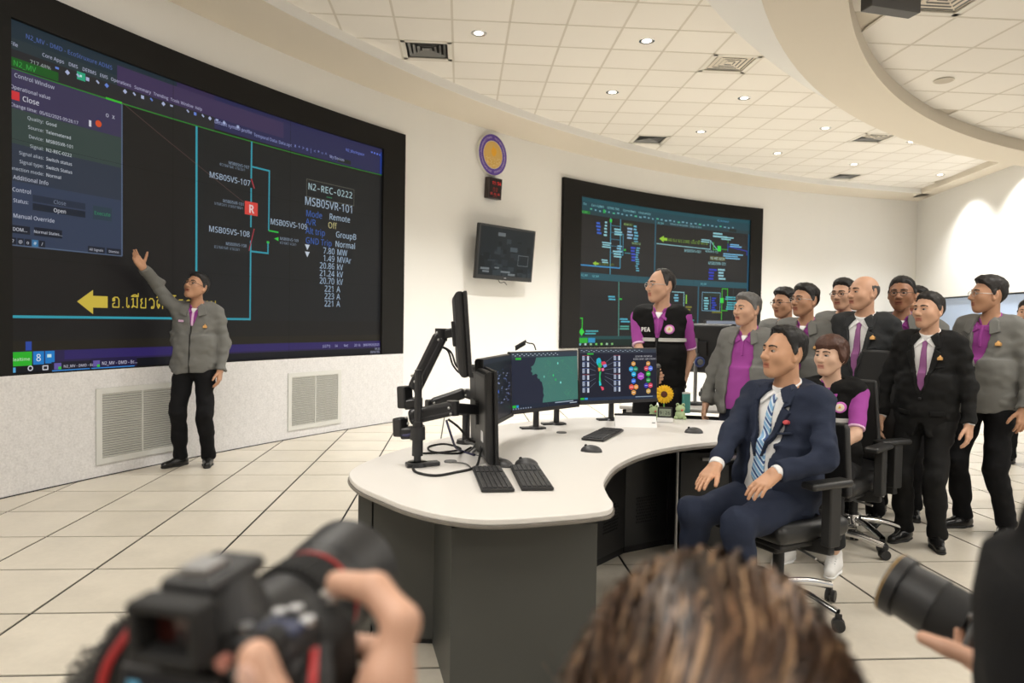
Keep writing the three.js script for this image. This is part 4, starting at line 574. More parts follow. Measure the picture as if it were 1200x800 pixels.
// ---------------------------------------------------------------- second workstation behind the standing men
{
  const c0 = at(825, 470, 6.3), d = thing('rear_desk', 'white topped desk with monitors behind the man in the vest', 'desk', [c0.x - .18, 0, c0.z], -.35);
  part(d, 'table_top', box(1.0, .03, 1.2, 0, DT - .015, 0, .01), M.deskTop); part(d, 'front_panel', box(.94, .66, .03, 0, .35, .56), M.deskInner); part(d, 'side_panel', box(.03, .7, 1.1, -.46, .35, 0), M.deskInner); part(d, 'side_panel', box(.03, .7, 1.1, .46, .35, 0), M.deskInner);
  const mA = at(826, 408, 6.0); monitor('dark monitor back on the rear desk beside the vest man', mA, 2.2, -.05, .6, .42, null, { sticker: [.1, -.1] });
  const sc = canvasTex(256, 200, c => { R_(c, 0, 0, 256, 200, '#2a2d33'); R_(c, 0, 0, 256, 50, '#8c93a0'); R_(c, 170, 60, 70, 40, '#b09080'); R_(c, 30, 120, 120, 50, '#3a3e48'); });
  const mB = at(848, 402, 6.5); monitor('lit monitor on the rear desk behind the grey haired man', mB, .1, -.05, .36, .42, sc);
  const st = thing('monitor_stand', 'silver pole stand on the rear desk with a clipped camera', 'monitor stand'); const f = at(814, 478, 6.0), b = V(f.x, DT, f.z); part(st, 'pole', rod(b, V(b.x, 1.3, b.z), .016), M.steel); part(st, 'foot', cyl(.09, .1, .015, b.x, DT + .008, b.z), M.arm); part(st, 'arm', bar(V(b.x, 1.1, b.z), mA, .05, .06, .01), M.arm); part(st, 'arm', bar(V(b.x, 1.26, b.z), at(850, 405, 6.5), .04, .05, .01), M.arm);
  const wc = thing('webcam', 'small round blue ringed webcam on the rear desk pole', 'webcam'); const q = at(820, 424, 5.9); part(wc, 'ring', new THREE.TorusGeometry(.035, .01, 10, 24).translate(q.x, q.y, q.z), std(lin(.05, .08, .25), .4)); part(wc, 'lens', cyl(.025, .025, .03, 0, 0, 0).rotateX(Math.PI / 2).translate(q.x, q.y, q.z), M.chrome); part(wc, 'bracket', bar(q, V(b.x, q.y, b.z), .02, .02), M.arm);
  const cp = atY(803, 476, DT + .05), cup = thing('teal_box', 'small teal carton on the rear desk beside the watch arm', 'carton', [cp.x, DT, cp.z], .2); part(cup, 'carton', box(.06, .15, .05, 0, .075, 0, .004), std(lin(.12, .42, .38), .5)); part(cup, 'lid', box(.062, .012, .052, 0, .152, 0, .003), M.white);
  const pt = atY(832, 464, DT), ph = thing('desk_phone', 'black desk telephone on the rear desk', 'telephone', [pt.x, DT, pt.z], -.4); part(ph, 'base', box(.2, .05, .2, 0, .025, 0, .02), M.blackPlastic); part(ph, 'handset', box(.05, .03, .2, -.06, .065, 0, .012), M.blackPlastic);
  const pb = atY(826, 473, DT), pp = thing('paper_sheet', 'white and red printed sheet on the rear desk', 'paper', [pb.x, DT, pb.z], -.3); part(pp, 'sheet', box(.3, .004, .21, 0, .002, 0), M.paper); part(pp, 'print', box(.2, .002, .05, 0, .0045, .03), std(lin(.6, .2, .15), .7));
  const dm = at(607, 408, 7.0), cl = thing('coiled_cable', 'coiled black cable sticking up behind the map monitor', 'cable'); const pts = []; const D4 = 4.6; for (let i = 0; i < 60; i++) { const t = i / 59, p = at(604 + t * 12, 408 - t * 7, D4); pts.push(V(p.x, p.y + .014 * Math.cos(i * 1.3), p.z + .014 * Math.sin(i * 1.3))); } pts.push(at(620, 402, D4), at(625, 403, D4), at(628, 410, D4)); part(cl, 'coil', tube(pts, .004, 200, 6), M.blackMatte);
}
// ---------------------------------------------------------------- figures: distance fields joined smoothly and meshed by surface nets
const smin = (a, b, k) => { const h = Math.max(k - Math.abs(a - b), 0) / k; return Math.min(a, b) - h * h * k * .25; };
const smax = (a, b, k) => -smin(-a, -b, k);
function cone(a, b, ra, rb) { const ax = a.x, ay = a.y, az = a.z, bx = b.x - ax, by = b.y - ay, bz = b.z - az, q = 1 / Math.max(1e-9, bx * bx + by * by + bz * bz); return (x, y, z) => { const px = x - ax, py = y - ay, pz = z - az, t = clamp((px * bx + py * by + pz * bz) * q, 0, 1), ex = px - bx * t, ey = py - by * t, ez = pz - bz * t; return Math.sqrt(ex * ex + ey * ey + ez * ez) - (ra + (rb - ra) * t); }; }
function ell(cx, cy, cz, rx, ry, rz) { return (x, y, z) => { const a = (x - cx) / rx, b = (y - cy) / ry, c = (z - cz) / rz, k0 = Math.sqrt(a * a + b * b + c * c), d = a / rx, e = b / ry, f = c / rz, k1 = Math.sqrt(d * d + e * e + f * f); return k1 < 1e-9 ? -Math.min(rx, ry, rz) : k0 * (k0 - 1) / k1; }; }
function surfaceNet(f, mn, mx, h) {
  const nx = Math.ceil((mx[0] - mn[0]) / h) + 2, ny = Math.ceil((mx[1] - mn[1]) / h) + 2, nz = Math.ceil((mx[2] - mn[2]) / h) + 2, S = nx * ny, F = new Float32Array(nx * ny * nz), B = 5, half = h * B * .5 * 1.7321;
  for (let k0 = 0; k0 < nz; k0 += B) for (let j0 = 0; j0 < ny; j0 += B) for (let i0 = 0; i0 < nx; i0 += B) {
    const i1 = Math.min(i0 + B, nx), j1 = Math.min(j0 + B, ny), k1 = Math.min(k0 + B, nz);
    const dc = f(mn[0] + (i0 + i1 - 1) / 2 * h, mn[1] + (j0 + j1 - 1) / 2 * h, mn[2] + (k0 + k1 - 1) / 2 * h), skip = Math.abs(dc) > half * 2.6 + .015;
    for (let k = k0; k < k1; k++) for (let j = j0; j < j1; j++) for (let i = i0; i < i1; i++) F[k * S + j * nx + i] = skip ? dc : f(mn[0] + i * h, mn[1] + j * h, mn[2] + k * h);
  }
  for (let k = 0; k < nz; k++) for (let j = 0; j < ny; j++) for (let i = 0; i < nx; i++) if (!i || !j || !k || i === nx - 1 || j === ny - 1 || k === nz - 1) F[k * S + j * nx + i] = Math.max(F[k * S + j * nx + i], h * .3);
  const id = new Int32Array(nx * ny * nz).fill(-1), pos = [], idx = [], E = [[0, 1], [2, 3], [4, 5], [6, 7], [0, 2], [1, 3], [4, 6], [5, 7], [0, 4], [1, 5], [2, 6], [3, 7]], c = new Float32Array(8);
  for (let k = 0; k < nz - 1; k++) for (let j = 0; j < ny - 1; j++) for (let i = 0; i < nx - 1; i++) {
    let m = 0; const o = k * S + j * nx + i; for (let q = 0; q < 8; q++) { c[q] = F[o + (q & 1) + ((q >> 1) & 1) * nx + (q >> 2) * S]; if (c[q] < 0) m |= 1 << q; }
    if (m === 0 || m === 255) continue;
    let sx = 0, sy = 0, sz = 0, n = 0; for (const [a, b] of E) { if ((c[a] < 0) === (c[b] < 0)) continue; const t = c[a] / (c[a] - c[b]); sx += mix(a & 1, b & 1, t); sy += mix((a >> 1) & 1, (b >> 1) & 1, t); sz += mix(a >> 2, b >> 2, t); n++; }
    id[o] = pos.length / 3; pos.push(mn[0] + (i + sx / n) * h, mn[1] + (j + sy / n) * h, mn[2] + (k + sz / n) * h);
  }
  for (let k = 1; k < nz - 1; k++) for (let j = 1; j < ny - 1; j++) for (let i = 1; i < nx - 1; i++) {
    const o = k * S + j * nx + i, s = F[o] < 0;
    if (s !== F[o + 1] < 0) { const a = id[o], b = id[o - nx], d = id[o - nx - S], e = id[o - S]; s ? idx.push(a, b, d, a, d, e) : idx.push(a, d, b, a, e, d); }
    if (s !== F[o + nx] < 0) { const a = id[o], b = id[o - 1], d = id[o - 1 - S], e = id[o - S]; s ? idx.push(a, d, b, a, e, d) : idx.push(a, b, d, a, d, e); }
    if (s !== F[o + S] < 0) { const a = id[o], b = id[o - 1], d = id[o - 1 - nx], e = id[o - nx]; s ? idx.push(a, b, d, a, d, e) : idx.push(a, d, b, a, e, d); }
  }
  if (!idx.length) return null;
  const g = new THREE.BufferGeometry(); g.setAttribute('position', new THREE.Float32BufferAttribute(pos, 3)); g.setIndex(idx); g.computeVertexNormals();
  const uv = new Float32Array(pos.length / 3 * 2); for (let i = 0; i < pos.length / 3; i++) { uv[i * 2] = (pos[i * 3] + pos[i * 3 + 2] * .8) * 6; uv[i * 2 + 1] = pos[i * 3 + 1] * 6; } g.setAttribute('uv', new THREE.BufferAttribute(uv, 2)); return g;
}
function poly2(pts) { const n = pts.length; return (x, y) => { let d = 1e9, s = 1; for (let i = 0, j = n - 1; i < n; j = i++) { const [ax, ay] = pts[i], [bx, by] = pts[j], ex = bx - ax, ey = by - ay, wx = x - ax, wy = y - ay, t = clamp((wx * ex + wy * ey) / (ex * ex + ey * ey), 0, 1), qx = wx - ex * t, qy = wy - ey * t; d = Math.min(d, qx * qx + qy * qy); const c1 = y >= ay, c2 = y < by, c3 = ex * wy > ey * wx; if ((c1 && c2 && c3) || (!c1 && !c2 && !c3)) s = -s; } return s * Math.sqrt(d); }; }
function ik(S, Wt, l1, l2, pole) { const d = Wt.clone().sub(S); let L = d.length(); const mx = (l1 + l2) * .998; if (L > mx) { d.multiplyScalar(mx / L); L = mx; } const u = d.clone().normalize(), a = (l1 * l1 - l2 * l2 + L * L) / (2 * L), h = Math.sqrt(Math.max(0, l1 * l1 - a * a)); const p = pole.clone().addScaledVector(u, -pole.dot(u)).normalize(); return [S.clone().addScaledVector(u, a).addScaledVector(p, h), S.clone().add(d)]; }
const fold = (x, y, z) => .0095 * noise3(x * 8, y * 15, z * 8) + .0055 * noise3(x * 19 + 5 + y * 9, y * 26 - x * 8, z * 19);
function colourAll(g, fn) { const P = g.attributes.position, c = new Float32Array(P.count * 3); for (let i = 0; i < P.count; i++) { const q = fn(P.getX(i), P.getY(i), P.getZ(i)); c[i * 3] = q[0]; c[i * 3 + 1] = q[1]; c[i * 3 + 2] = q[2]; } g.setAttribute('color', new THREE.BufferAttribute(c, 3)); return g; }
function joinIndexed(list) { let n = 0; const pos = [], nor = [], uv = [], col = [], idx = []; for (const g of list) { if (!g) continue; const P = g.attributes.position; pos.push(...[].slice.call(P.array, 0, 0)); for (let i = 0; i < P.array.length; i++) pos.push(P.array[i]); for (let i = 0; i < P.array.length; i++) nor.push(g.attributes.normal.array[i]); for (let i = 0; i < P.count * 2; i++) uv.push(g.attributes.uv.array[i]); if (g.attributes.color) for (let i = 0; i < P.array.length; i++) col.push(g.attributes.color.array[i]); for (let i = 0; i < g.index.count; i++) idx.push(g.index.array[i] + n); n += P.count; } const g = new THREE.BufferGeometry(); g.setAttribute('position', new THREE.Float32BufferAttribute(pos, 3)); g.setAttribute('normal', new THREE.Float32BufferAttribute(nor, 3)); g.setAttribute('uv', new THREE.Float32BufferAttribute(uv, 2)); if (col.length) g.setAttribute('color', new THREE.Float32BufferAttribute(col, 3)); g.setIndex(idx); return g; }
const fabric = (c, r = .85, b = .0006) => new THREE.MeshPhysicalMaterial({ color: c, roughness: r, specularIntensity: .35, bumpMap: weave, bumpScale: b, side: THREE.DoubleSide });
const skinMat = () => new THREE.MeshPhysicalMaterial({ color: 0xffffff, vertexColors: true, roughness: .48, side: THREE.DoubleSide });
const HCOL = { black: lin(.010, .009, .009), soft: lin(.018, .015, .014), grey: lin(.13, .125, .12), brown: lin(.075, .030, .018), salt: lin(.05, .048, .047) };

// hand: wrist w, direction d of the fingers, palm normal n, side (-1 right, +1 left); curl per finger
function handField(w, d, n, side, o = {}) {
  d = d.clone().normalize(); n = n.clone().addScaledVector(d, -n.dot(d)).normalize(); const t = side < 0 ? d.clone().cross(n) : n.clone().cross(d), sc = o.scale || 1;
  const P = (a, b, c) => w.clone().addScaledVector(d, a * sc).addScaledVector(t, b * sc).addScaledVector(n, c * sc);
  const curl = o.curl || [.35, .4, .45, .5], spread = o.spread ?? .06, palm = [], fingers = [], pts = [];
  const base = [[.090, .029], [.093, .0095], [.088, -.0105], [.078, -.029]], len = [.072, .080, .074, .057];
  base.forEach(([a, b], i) => palm.push(cone(P(.005, b * .62, 0), P(a, b, 0), .0165 * sc, .0125 * sc)));
  palm.push(cone(P(.02, .018, .006), P(.06, .022, .006), .017 * sc, .013 * sc)); palm.push(cone(P(.02, -.016, .005), P(.06, -.022, .004), .016 * sc, .013 * sc));
  base.forEach(([a, b], i) => { let p = P(a, b, 0); const sp = spread * (1.5 - i); let dir = d.clone().addScaledVector(t, Math.tan(sp)).normalize(), ang = 0; const r = [.0098, .0100, .0095, .0084][i]; const fs = []; [.46, .30, .24].forEach((q, s) => { ang += curl[i] * [.7, 1.1, .8][s]; const dd = dir.clone().multiplyScalar(Math.cos(ang)).addScaledVector(n, Math.sin(ang)), e = p.clone().addScaledVector(dd, len[i] * q * sc); fs.push(cone(p, e, r * (1 - s * .09) * sc, r * (1 - (s + 1) * .09) * sc)); p = e; pts.push(e); }); fingers.push(fs); });
  const th = o.thumb || [.75, .2, .25], ta = th[0]; let p = P(.022, .022, .004), a2 = 0; const fs = []; [.045, .034, .027].forEach((L, s) => { const an = ta - (s ? th[1] * s : 0), dd = d.clone().multiplyScalar(Math.cos(an)).addScaledVector(t, Math.sin(an)).addScaledVector(n, th[2]).normalize(), e = p.clone().addScaledVector(dd, L * sc); fs.push(cone(p, e, [.0145, .0115, .0105][s] * sc, [.0118, .0108, .0085][s] * sc)); p = e; pts.push(e); }); fingers.push(fs);
  const f = (x, y, z) => { let m = 1e9; for (const q of palm) m = smin(m, q(x, y, z), .014); let best = m; for (const F of fingers) { let g = 1e9; for (const q of F) g = smin(g, q(x, y, z), .004); best = Math.min(best, smin(m, g, .009)); } return best; };
  const all = [w, ...pts, P(.09, .045, 0), P(.08, -.045, 0), P(-.02, .03, .03), P(-.02, -.03, -.03)], mn = [1e9, 1e9, 1e9], mx = [-1e9, -1e9, -1e9]; for (const q of all) ['x', 'y', 'z'].forEach((k, i) => { mn[i] = Math.min(mn[i], q[k] - .025 * sc); mx[i] = Math.max(mx[i], q[k] + .025 * sc); });
  return { f, mn, mx, nails: [0, 1, 2, 3, 4].map(i => pts[i * 3 + 2]) };
}
// head field in its own frame: face towards +z, 0.235 high
function headField(o = {}) {
  const w = o.wide || 1, skull = ell(0, .028, -.016, .0765 * w, .091, .097), face = ell(0, -.034, .02, .0615 * w, .084, .072), chin = ell(0, -.098, .058, .026 * w, .020, .022), jaw = [cone(V(-.052 * w, -.052, .0), V(-.018, -.098, .052), .022, .018), cone(V(.052 * w, -.052, .0), V(.018, -.098, .052), .022, .018)], cheek = [ell(-.04 * w, -.024, .054, .027, .026, .024), ell(.04 * w, -.024, .054, .027, .026, .024)], brow = cone(V(-.036, .022, .074), V(.036, .022, .074), .013, .013), sock = [ell(-.031, .004, .0945, .021, .0135, .0175), ell(.031, .004, .0945, .021, .0135, .0175)];
  const lidsL = ell(-.031, .0095, .0755, .0175, .0052, .0105), lidsR = ell(.031, .0095, .0755, .0175, .0052, .0105), bagL = ell(-.031, -.0065, .0735, .016, .0042, .0095), bagR = ell(.031, -.0065, .0735, .016, .0042, .0095);
  const nose = [cone(V(0, .018, .082), V(0, -.026, .106), .0075, .0125), ell(0, -.031, .1055, .0135, .0105, .013), ell(-.0145, -.034, .095, .009, .008, .010), ell(.0145, -.034, .095, .009, .008, .010)];
  const lipU = cone(V(-.021, -.0632, .0815), V(.021, -.0632, .0815), .0055, .0055), lipL = cone(V(-.017, -.0722, .0820), V(.017, -.0722, .0820), .0062, .0062), cut = ell(0, -.0675, .096, .026, .0026, .014), muzzle = ell(0, -.062, .066, .03, .03, .024);
  const ear = s => { const a = ell(s * .0805 * w, -.008, -.012, .010, .032, .019), b = ell(s * .092 * w, -.006, -.008, .008, .021, .011), c = cone(V(s * .079 * w, -.033, -.004), V(s * .079 * w, -.026, -.004), .009, .009); return (x, y, z) => Math.max(smin(a(x, y, z), c(x, y, z), .01), -b(x, y, z)); }, eL = ear(-1), eR = ear(1);
  return (x, y, z) => { let d = smin(skull(x, y, z), face(x, y, z), .045); for (const q of jaw) d = smin(d, q(x, y, z), .03); d = smin(d, chin(x, y, z), .028); for (const q of cheek) d = smin(d, q(x, y, z), .03); if (z > .03) { d = smin(d, muzzle(x, y, z), .02); d = smin(d, brow(x, y, z), .018); for (const q of sock) d = smax(d, -q(x, y, z), .012); d = smin(d, lidsL(x, y, z), .004); d = smin(d, lidsR(x, y, z), .004); d = smin(d, bagL(x, y, z), .006); d = smin(d, bagR(x, y, z), .006); for (const q of nose) d = smin(d, q(x, y, z), .010); d = smin(d, lipU(x, y, z), .006); d = smin(d, lipL(x, y, z), .006); d = smax(d, -cut(x, y, z), .003); } if (Math.abs(x) > .05) d = smin(d, x < 0 ? eL(x, y, z) : eR(x, y, z), .008); return d; };
}
// hairline heights by angle from the face (degrees)
const HAIRLINES = {
  short: [[0, .072], [25, .070], [42, .052], [55, .042], [66, .018], [76, -.008], [84, -.006], [88, .026], [104, .03], [122, -.005], [140, -.05], [180, -.072]],
  swept: [[0, .088], [25, .094], [42, .078], [55, .052], [66, .022], [76, -.008], [84, -.006], [88, .026], [104, .03], [122, -.005], [140, -.05], [180, -.072]],
  receding: [[0, .100], [25, .110], [40, .098], [55, .075], [66, .02], [76, -.008], [84, -.006], [88, .028], [104, .03], [122, -.005], [140, -.05], [180, -.072]],
  fringe: [[0, .040], [25, .036], [42, .040], [55, .03], [66, -.02], [78, -.045], [86, -.03], [92, .005], [104, .0], [118, -.04], [140, -.075], [180, -.088]],
  bald: [[0, .2], [60, .2], [72, .11], [79, .03], [84, .0], [87, .012], [90, .028], [104, .03], [122, -.005], [140, -.05], [180, -.07]],
};
function hairField(head, style, o = {}) {
  const L = HAIRLINES[style], th = (o.thick ?? .02) * .8, side = o.side ?? .005, sw = o.sweep ?? 1, puff = o.puff ?? .5;
  return (x, y, z) => {
    const a = Math.abs(Math.atan2(x, z + .02)) * 180 / Math.PI; let hl = .05; for (let i = 1; i < L.length; i++) if (a <= L[i][0]) { hl = mix(L[i - 1][1], L[i][1], (a - L[i - 1][0]) / (L[i][0] - L[i - 1][0])); break; }
    const top = sstep(.03, .11, y), fr = sstep(.0, .08, z) * top; let t = side + (th - side) * top + fr * puff * .012; t = mix(.002, t, sstep(-.004, .034, y - hl)); if (style === 'bald') t = .003;
    const s = noise3(x * 60 + z * 40 * sw, y * 30, z * 34 - x * 30 * sw) * .0028 + noise3(x * 140 + z * 80 * sw, y * 60, z * 60 - x * 70 * sw) * .0016 + noise3(x * 22, y * 14, z * 18 + 3) * .003 * top;
    let d = head(x, y, z) - t - s * (style === 'bald' ? .4 : 1); const edge = (hl + noise3(x * 50, 1, z * 50) * .005 + noise3(x * 160, y * 60, z * 160) * .005 - y) * .7; d = smax(d, edge, .010); if (style === 'bald') d = smax(d, y - .058 + noise3(x * 60, 3, z * 60) * .006, .012); d = Math.max(d, .004 - head(x, y, z) - .012); return d;
  };
}
function glassesGeo(col) {
  const list = []; for (const s of [-1, 1]) { const e = new THREE.TorusGeometry(.021, .0017, 6, 26); e.scale(1.14, .86, 1); e.translate(s * .0315, .0, .098); list.push(e); list.push(tube([[s * .054, .004, .097], [s * .071, .005, .085], [s * .083, .004, .03], [s * .0845, .002, -.012], [s * .083, -.014, -.03]], .0018, 20, 6)); } list.push(tube([[-.010, .002, .099], [0, .006, .102], [.010, .002, .099]], .0016, 10, 6)); return merge(list);
}
const lensMat = new THREE.MeshPhysicalMaterial({ color: 0xffffff, transmission: 1, thickness: 0, roughness: .05, ior: 1.3 });
const P_BLACK = fabric(lin(.007, .007, .008)), P_NAVY = fabric(lin(.016, .02, .036)), SHOE = std(lin(.009, .009, .009), .25), SOLE = std(lin(.008, .008, .008), .6), WHITE = fabric(lin(.80, .80, .80), .8), PURPLE = fabric(lin(.33, .065, .31), .85), PURPLE_TRIM = fabric(lin(.75, .5, .7), .85), GREYJ = fabric(lin(.165, .165, .155), .85), VEST = fabric(lin(.007, .007, .007), .85), STRIPE = std(lin(.42, .42, .40), .5), DARKSUIT = fabric(lin(.010, .010, .010), .8), CHARCOAL = fabric(lin(.032, .034, .036), .8), BLUESUIT = fabric(lin(.022, .029, .053), .78), MAUVE = fabric(lin(.27, .10, .25), .55), GOLD = std(lin(.75, .42, .15), .35, .6), BELT = std(lin(.01, .009, .008), .4);
function strands(Hm, head, o) { // fine locks combed over a head; ribbons following the scalp
  reseed(o.seed || 3); const pos = [], col = [], nor = [], uv = [], idx = []; const dn = (x, y, z) => { const e = .002; return V(head(x + e, y, z) - head(x - e, y, z), head(x, y + e, z) - head(x, y - e, z), head(x, y, z + e) - head(x, y, z - e)).normalize(); };
  for (let i = 0; i < o.n; i++) {
    const a = rnd() * Math.PI * 2, b = Math.acos(1 - rnd() * 1.35); let p = V(Math.sin(b) * Math.sin(a) * .09, .03 + Math.cos(b) * .1, -.015 + Math.sin(b) * Math.cos(a) * .1); if (p.z > .05 && p.y < .03) continue; if (o.scalp) { const q0 = head(p.x, p.y, p.z); if (Math.abs(q0) > .03 || (p.z > .02 && p.y < (o.front ?? .078) + .006) || (Math.abs(p.x) > .05 && p.y < .05 && p.z > -.05)) continue; } const q = rnd(); const c = q < .5 ? o.cols[0] : q < .8 ? o.cols[1] : o.cols[2]; const patch = noise3(p.x * 18, p.y * 18, p.z * 18 + (o.seed || 0)), kk = clamp(.75 + patch * (o.patchy || .5) + (rnd() - .5) * .4, .25, 1.8); const L = o.len * (.6 + .7 * rnd()), n = 7, lift0 = o.scalp ? o.lift * rnd() : .012 + rnd() * .018; let dir = null; const crown = o.crown ? V(...o.crown) : V(.01, .12, -.05), cw = V(0, 1, 0);
    for (let k = 0; k <= n; k++) {
      const nn = dn(p.x, p.y, p.z); const h = head(p.x, p.y, p.z), lift = lift0 + (o.fly || .01) * Math.sin(k / n * 2.6) * rnd(); p.addScaledVector(nn, lift - h);
      let f = p.clone().sub(crown); f.addScaledVector(nn, -f.dot(nn)).normalize(); const tw = nn.clone().cross(f); f.addScaledVector(tw, .7 * noise3(p.x * 12 + 7, p.y * 12, p.z * 12) + o.swirl).normalize(); if (dir) f.lerp(dir, .45).normalize(); dir = f; const sd = nn.clone().cross(f).multiplyScalar((o.w || .0011) * (1 - k / n * .7));
      const v = pos.length / 3; pos.push(p.x + sd.x, p.y + sd.y, p.z + sd.z, p.x - sd.x, p.y - sd.y, p.z - sd.z); nor.push(nn.x, nn.y, nn.z, nn.x, nn.y, nn.z); for (let t = 0; t < 2; t++) { col.push(c[0] * kk, c[1] * kk, c[2] * kk); uv.push(t, k / n); } if (k) idx.push(v - 2, v - 1, v, v - 1, v + 1, v); { const np = p.clone().addScaledVector(f, L / n); if (o.scalp && ((np.z > .02 && np.y < (o.front ?? .078)) || (Math.abs(np.x) > .05 && np.y < .04 && np.z > -.045))) break; p = np; }
    }
  }
  const g = new THREE.BufferGeometry(); g.setAttribute('position', new THREE.Float32BufferAttribute(pos, 3)); g.setAttribute('normal', new THREE.Float32BufferAttribute(nor, 3)); g.setAttribute('uv', new THREE.Float32BufferAttribute(uv, 2)); g.setAttribute('color', new THREE.Float32BufferAttribute(col, 3)); g.setIndex(idx); g.applyMatrix4(Hm); return g;
}
const strandM = new THREE.MeshStandardMaterial({ color: 0xffffff, vertexColors: true, roughness: .42, side: THREE.DoubleSide });
const VOX = 1;
function person(o) {
  const g = thing('person', o.label, 'person', [o.pos.x, o.y || 0, o.pos.z], o.yaw, o.group), s = (o.height || 1.72) / 1.72; g.scale.setScalar(s); g.updateMatrixWorld(true);
  const inv = g.matrixWorld.clone().invert(), loc = p => p.clone().applyMatrix4(inv), fat = o.fat || 0, sh = (o.shoulder || 1);
  const pel = o.pelvis ? V(...o.pelvis) : V(0, .935, 0), Tm = new THREE.Matrix4().makeRotationFromEuler(new THREE.Euler(...(o.lean || [0, 0, 0]), 'YXZ')); Tm.setPosition(pel); const Ti = Tm.clone().invert().elements, tp = (x, y, z) => V(x, y, z).applyMatrix4(Tm);
  const inT = f => (x, y, z) => f(Ti[0] * x + Ti[4] * y + Ti[8] * z + Ti[12], Ti[1] * x + Ti[5] * y + Ti[9] * z + Ti[13], Ti[2] * x + Ti[6] * y + Ti[10] * z + Ti[14]);
  // head frame
  const hc = tp(...(o.headAt || [0, .682, .03])), Hm = new THREE.Matrix4().makeRotationFromEuler(new THREE.Euler(-(o.headPitch || 0), (o.headYaw || 0) + (o.lean ? o.lean[1] : 0), o.headRoll || 0, 'YXZ')); Hm.setPosition(hc); const Hi = Hm.clone().invert().elements; const hp = (x, y, z) => V(x, y, z).applyMatrix4(Hm);
  // limbs
  const sx = .172 * sh, SH = [tp(-sx, .448, -.012), tp(sx, .448, -.012)], arms = [], legs = [], A = o.arms || [{}, {}];
  [-1, 1].forEach((sd, i) => { const a = A[i] || {}; const tgt = a.world ? loc(a.world) : a.wrist ? V(...a.wrist) : tp(sd * (.235 + fat * .6), -.065, .045); const pole = a.pole ? V(...a.pole) : V(sd * .6, -.1, -1); const [e, w] = ik(SH[i], tgt, .285, .255, pole); let d = a.dirW ? loc(a.dirW).sub(w) : a.dir ? V(...a.dir) : w.clone().sub(e).normalize().multiplyScalar(.7).add(V(0, -.5, .08)); const n = a.palm ? V(...a.palm) : V(-sd, .05, -.15); arms.push({ e, w, d: d.normalize(), n, curl: a.curl, thumb: a.thumb, spread: a.spread, side: sd, hide: a.hide, fore: w.clone().sub(e).normalize() }); });
  const HP = [V(-.088, -.03, 0).applyMatrix4(Tm), V(.088, -.03, 0).applyMatrix4(Tm)]; const Lg = o.legs || [{}, {}];
  [-1, 1].forEach((sd, i) => { const a = Lg[i] || {}; const tgt = a.world ? loc(a.world) : a.ankle ? V(...a.ankle) : V(sd * .105, .085, -.03); const [k, an] = ik(HP[i], tgt, .435, .425, a.pole ? V(...a.pole) : V(sd * .08, 0, 1)); const td = a.toe ? V(...a.toe) : V(sd * .25, 0, 1); legs.push({ h: HP[i], k, a: an, t: td.normalize() }); });
  // torso in its own frame
  const tz = 1 - fat * .0, bel = ell(0, .10, .012 + fat * .55, .148 + fat, .17, .108 + fat * .9), che = ell(0, .325, -.004, .168 * sh + fat * .4, .185, .112 + fat * .35), pelv = ell(0, -.02, -.008, .158 + fat * .7, .125, .118 + fat * .5), shb0 = cone(V(0, .488, -.02), V(-.152 * sh, .452, -.014), .044, .050), shb1 = cone(V(0, .488, -.02), V(.152 * sh, .452, -.014), .044, .050), shb = (x, y, z) => x < 0 ? shb0(x, y, z) : shb1(x, y, z), trL = cone(V(0, .525, -.03), V(-.12 * sh, .468, -.018), .042, .044), trR = cone(V(0, .525, -.03), V(.12 * sh, .468, -.018), .042, .044);
  const torso = (x, y, z) => { let d = smin(bel(x, y, z), che(x, y, z), .09); d = smin(d, pelv(x, y, z), .08); d = smin(d, shb(x, y, z), .06); d = smin(d, trL(x, y, z), .05); return smin(d, trR(x, y, z), .05); };
  const neckA = tp(0, .44, -.012), neckB = hp(0, -.048, -.030), neck = cone(neckA, neckB, .055 + fat * .3, .046 + fat * .3);
  const tw = inT(torso);
  const armF = arms.map((a, i) => ({ up: cone(SH[i], a.e, .042 + fat * .1, .037 + fat * .05), lo: cone(a.e, a.w, .038, .0265) }));
  const legF = legs.map(l => ({ th: cone(l.h, l.k, .070 + fat * .2, .046), ca: cone(l.k, l.a, .043, .033) }));
  // ---- skin: one body, with finer head and hands joined in
  const skin = o.skin || [.48, .27, .17], sk = (x, y, z) => { const n = 1 + .06 * noise3(x * 40, y * 40, z * 40); return [skin[0] * n, skin[1] * n, skin[2] * n]; };
  const bounds = (pts, r) => { const mn = [1e9, 1e9, 1e9], mx = [-1e9, -1e9, -1e9]; for (const q of pts) ['x', 'y', 'z'].forEach((k, i) => { mn[i] = Math.min(mn[i], q[k] - r); mx[i] = Math.max(mx[i], q[k] + r); }); return [mn, mx]; };
  const tors = [tp(-.2, -.14, -.1), tp(.2, .52, .1), tp(-.2, .52, -.1), tp(.2, -.14, .1)], jn = [...tors, ...arms.flatMap(a => [a.e, a.w]), ...legs.flatMap(l => [l.k, l.a]), neckB, ...SH];
  const bodyF = (x, y, z) => { let d = tw(x, y, z) + .012; for (const a of armF) d = smin(d, smin(a.up(x, y, z), a.lo(x, y, z), .02), .03); for (const l of legF) d = smin(d, smin(l.th(x, y, z), l.ca(x, y, z), .02), .03); return smin(d, neck(x, y, z), .03); };
  const parts = [], bb = bounds(jn, .14); parts.push(colourAll(surfaceNet(bodyF, bb[0], bb[1], .016 * VOX), sk));
  const hf = headField(o.face), inH = f => (x, y, z) => f(Hi[0] * x + Hi[4] * y + Hi[8] * z + Hi[12], Hi[1] * x + Hi[5] * y + Hi[9] * z + Hi[13], Hi[2] * x + Hi[6] * y + Hi[10] * z + Hi[14]);
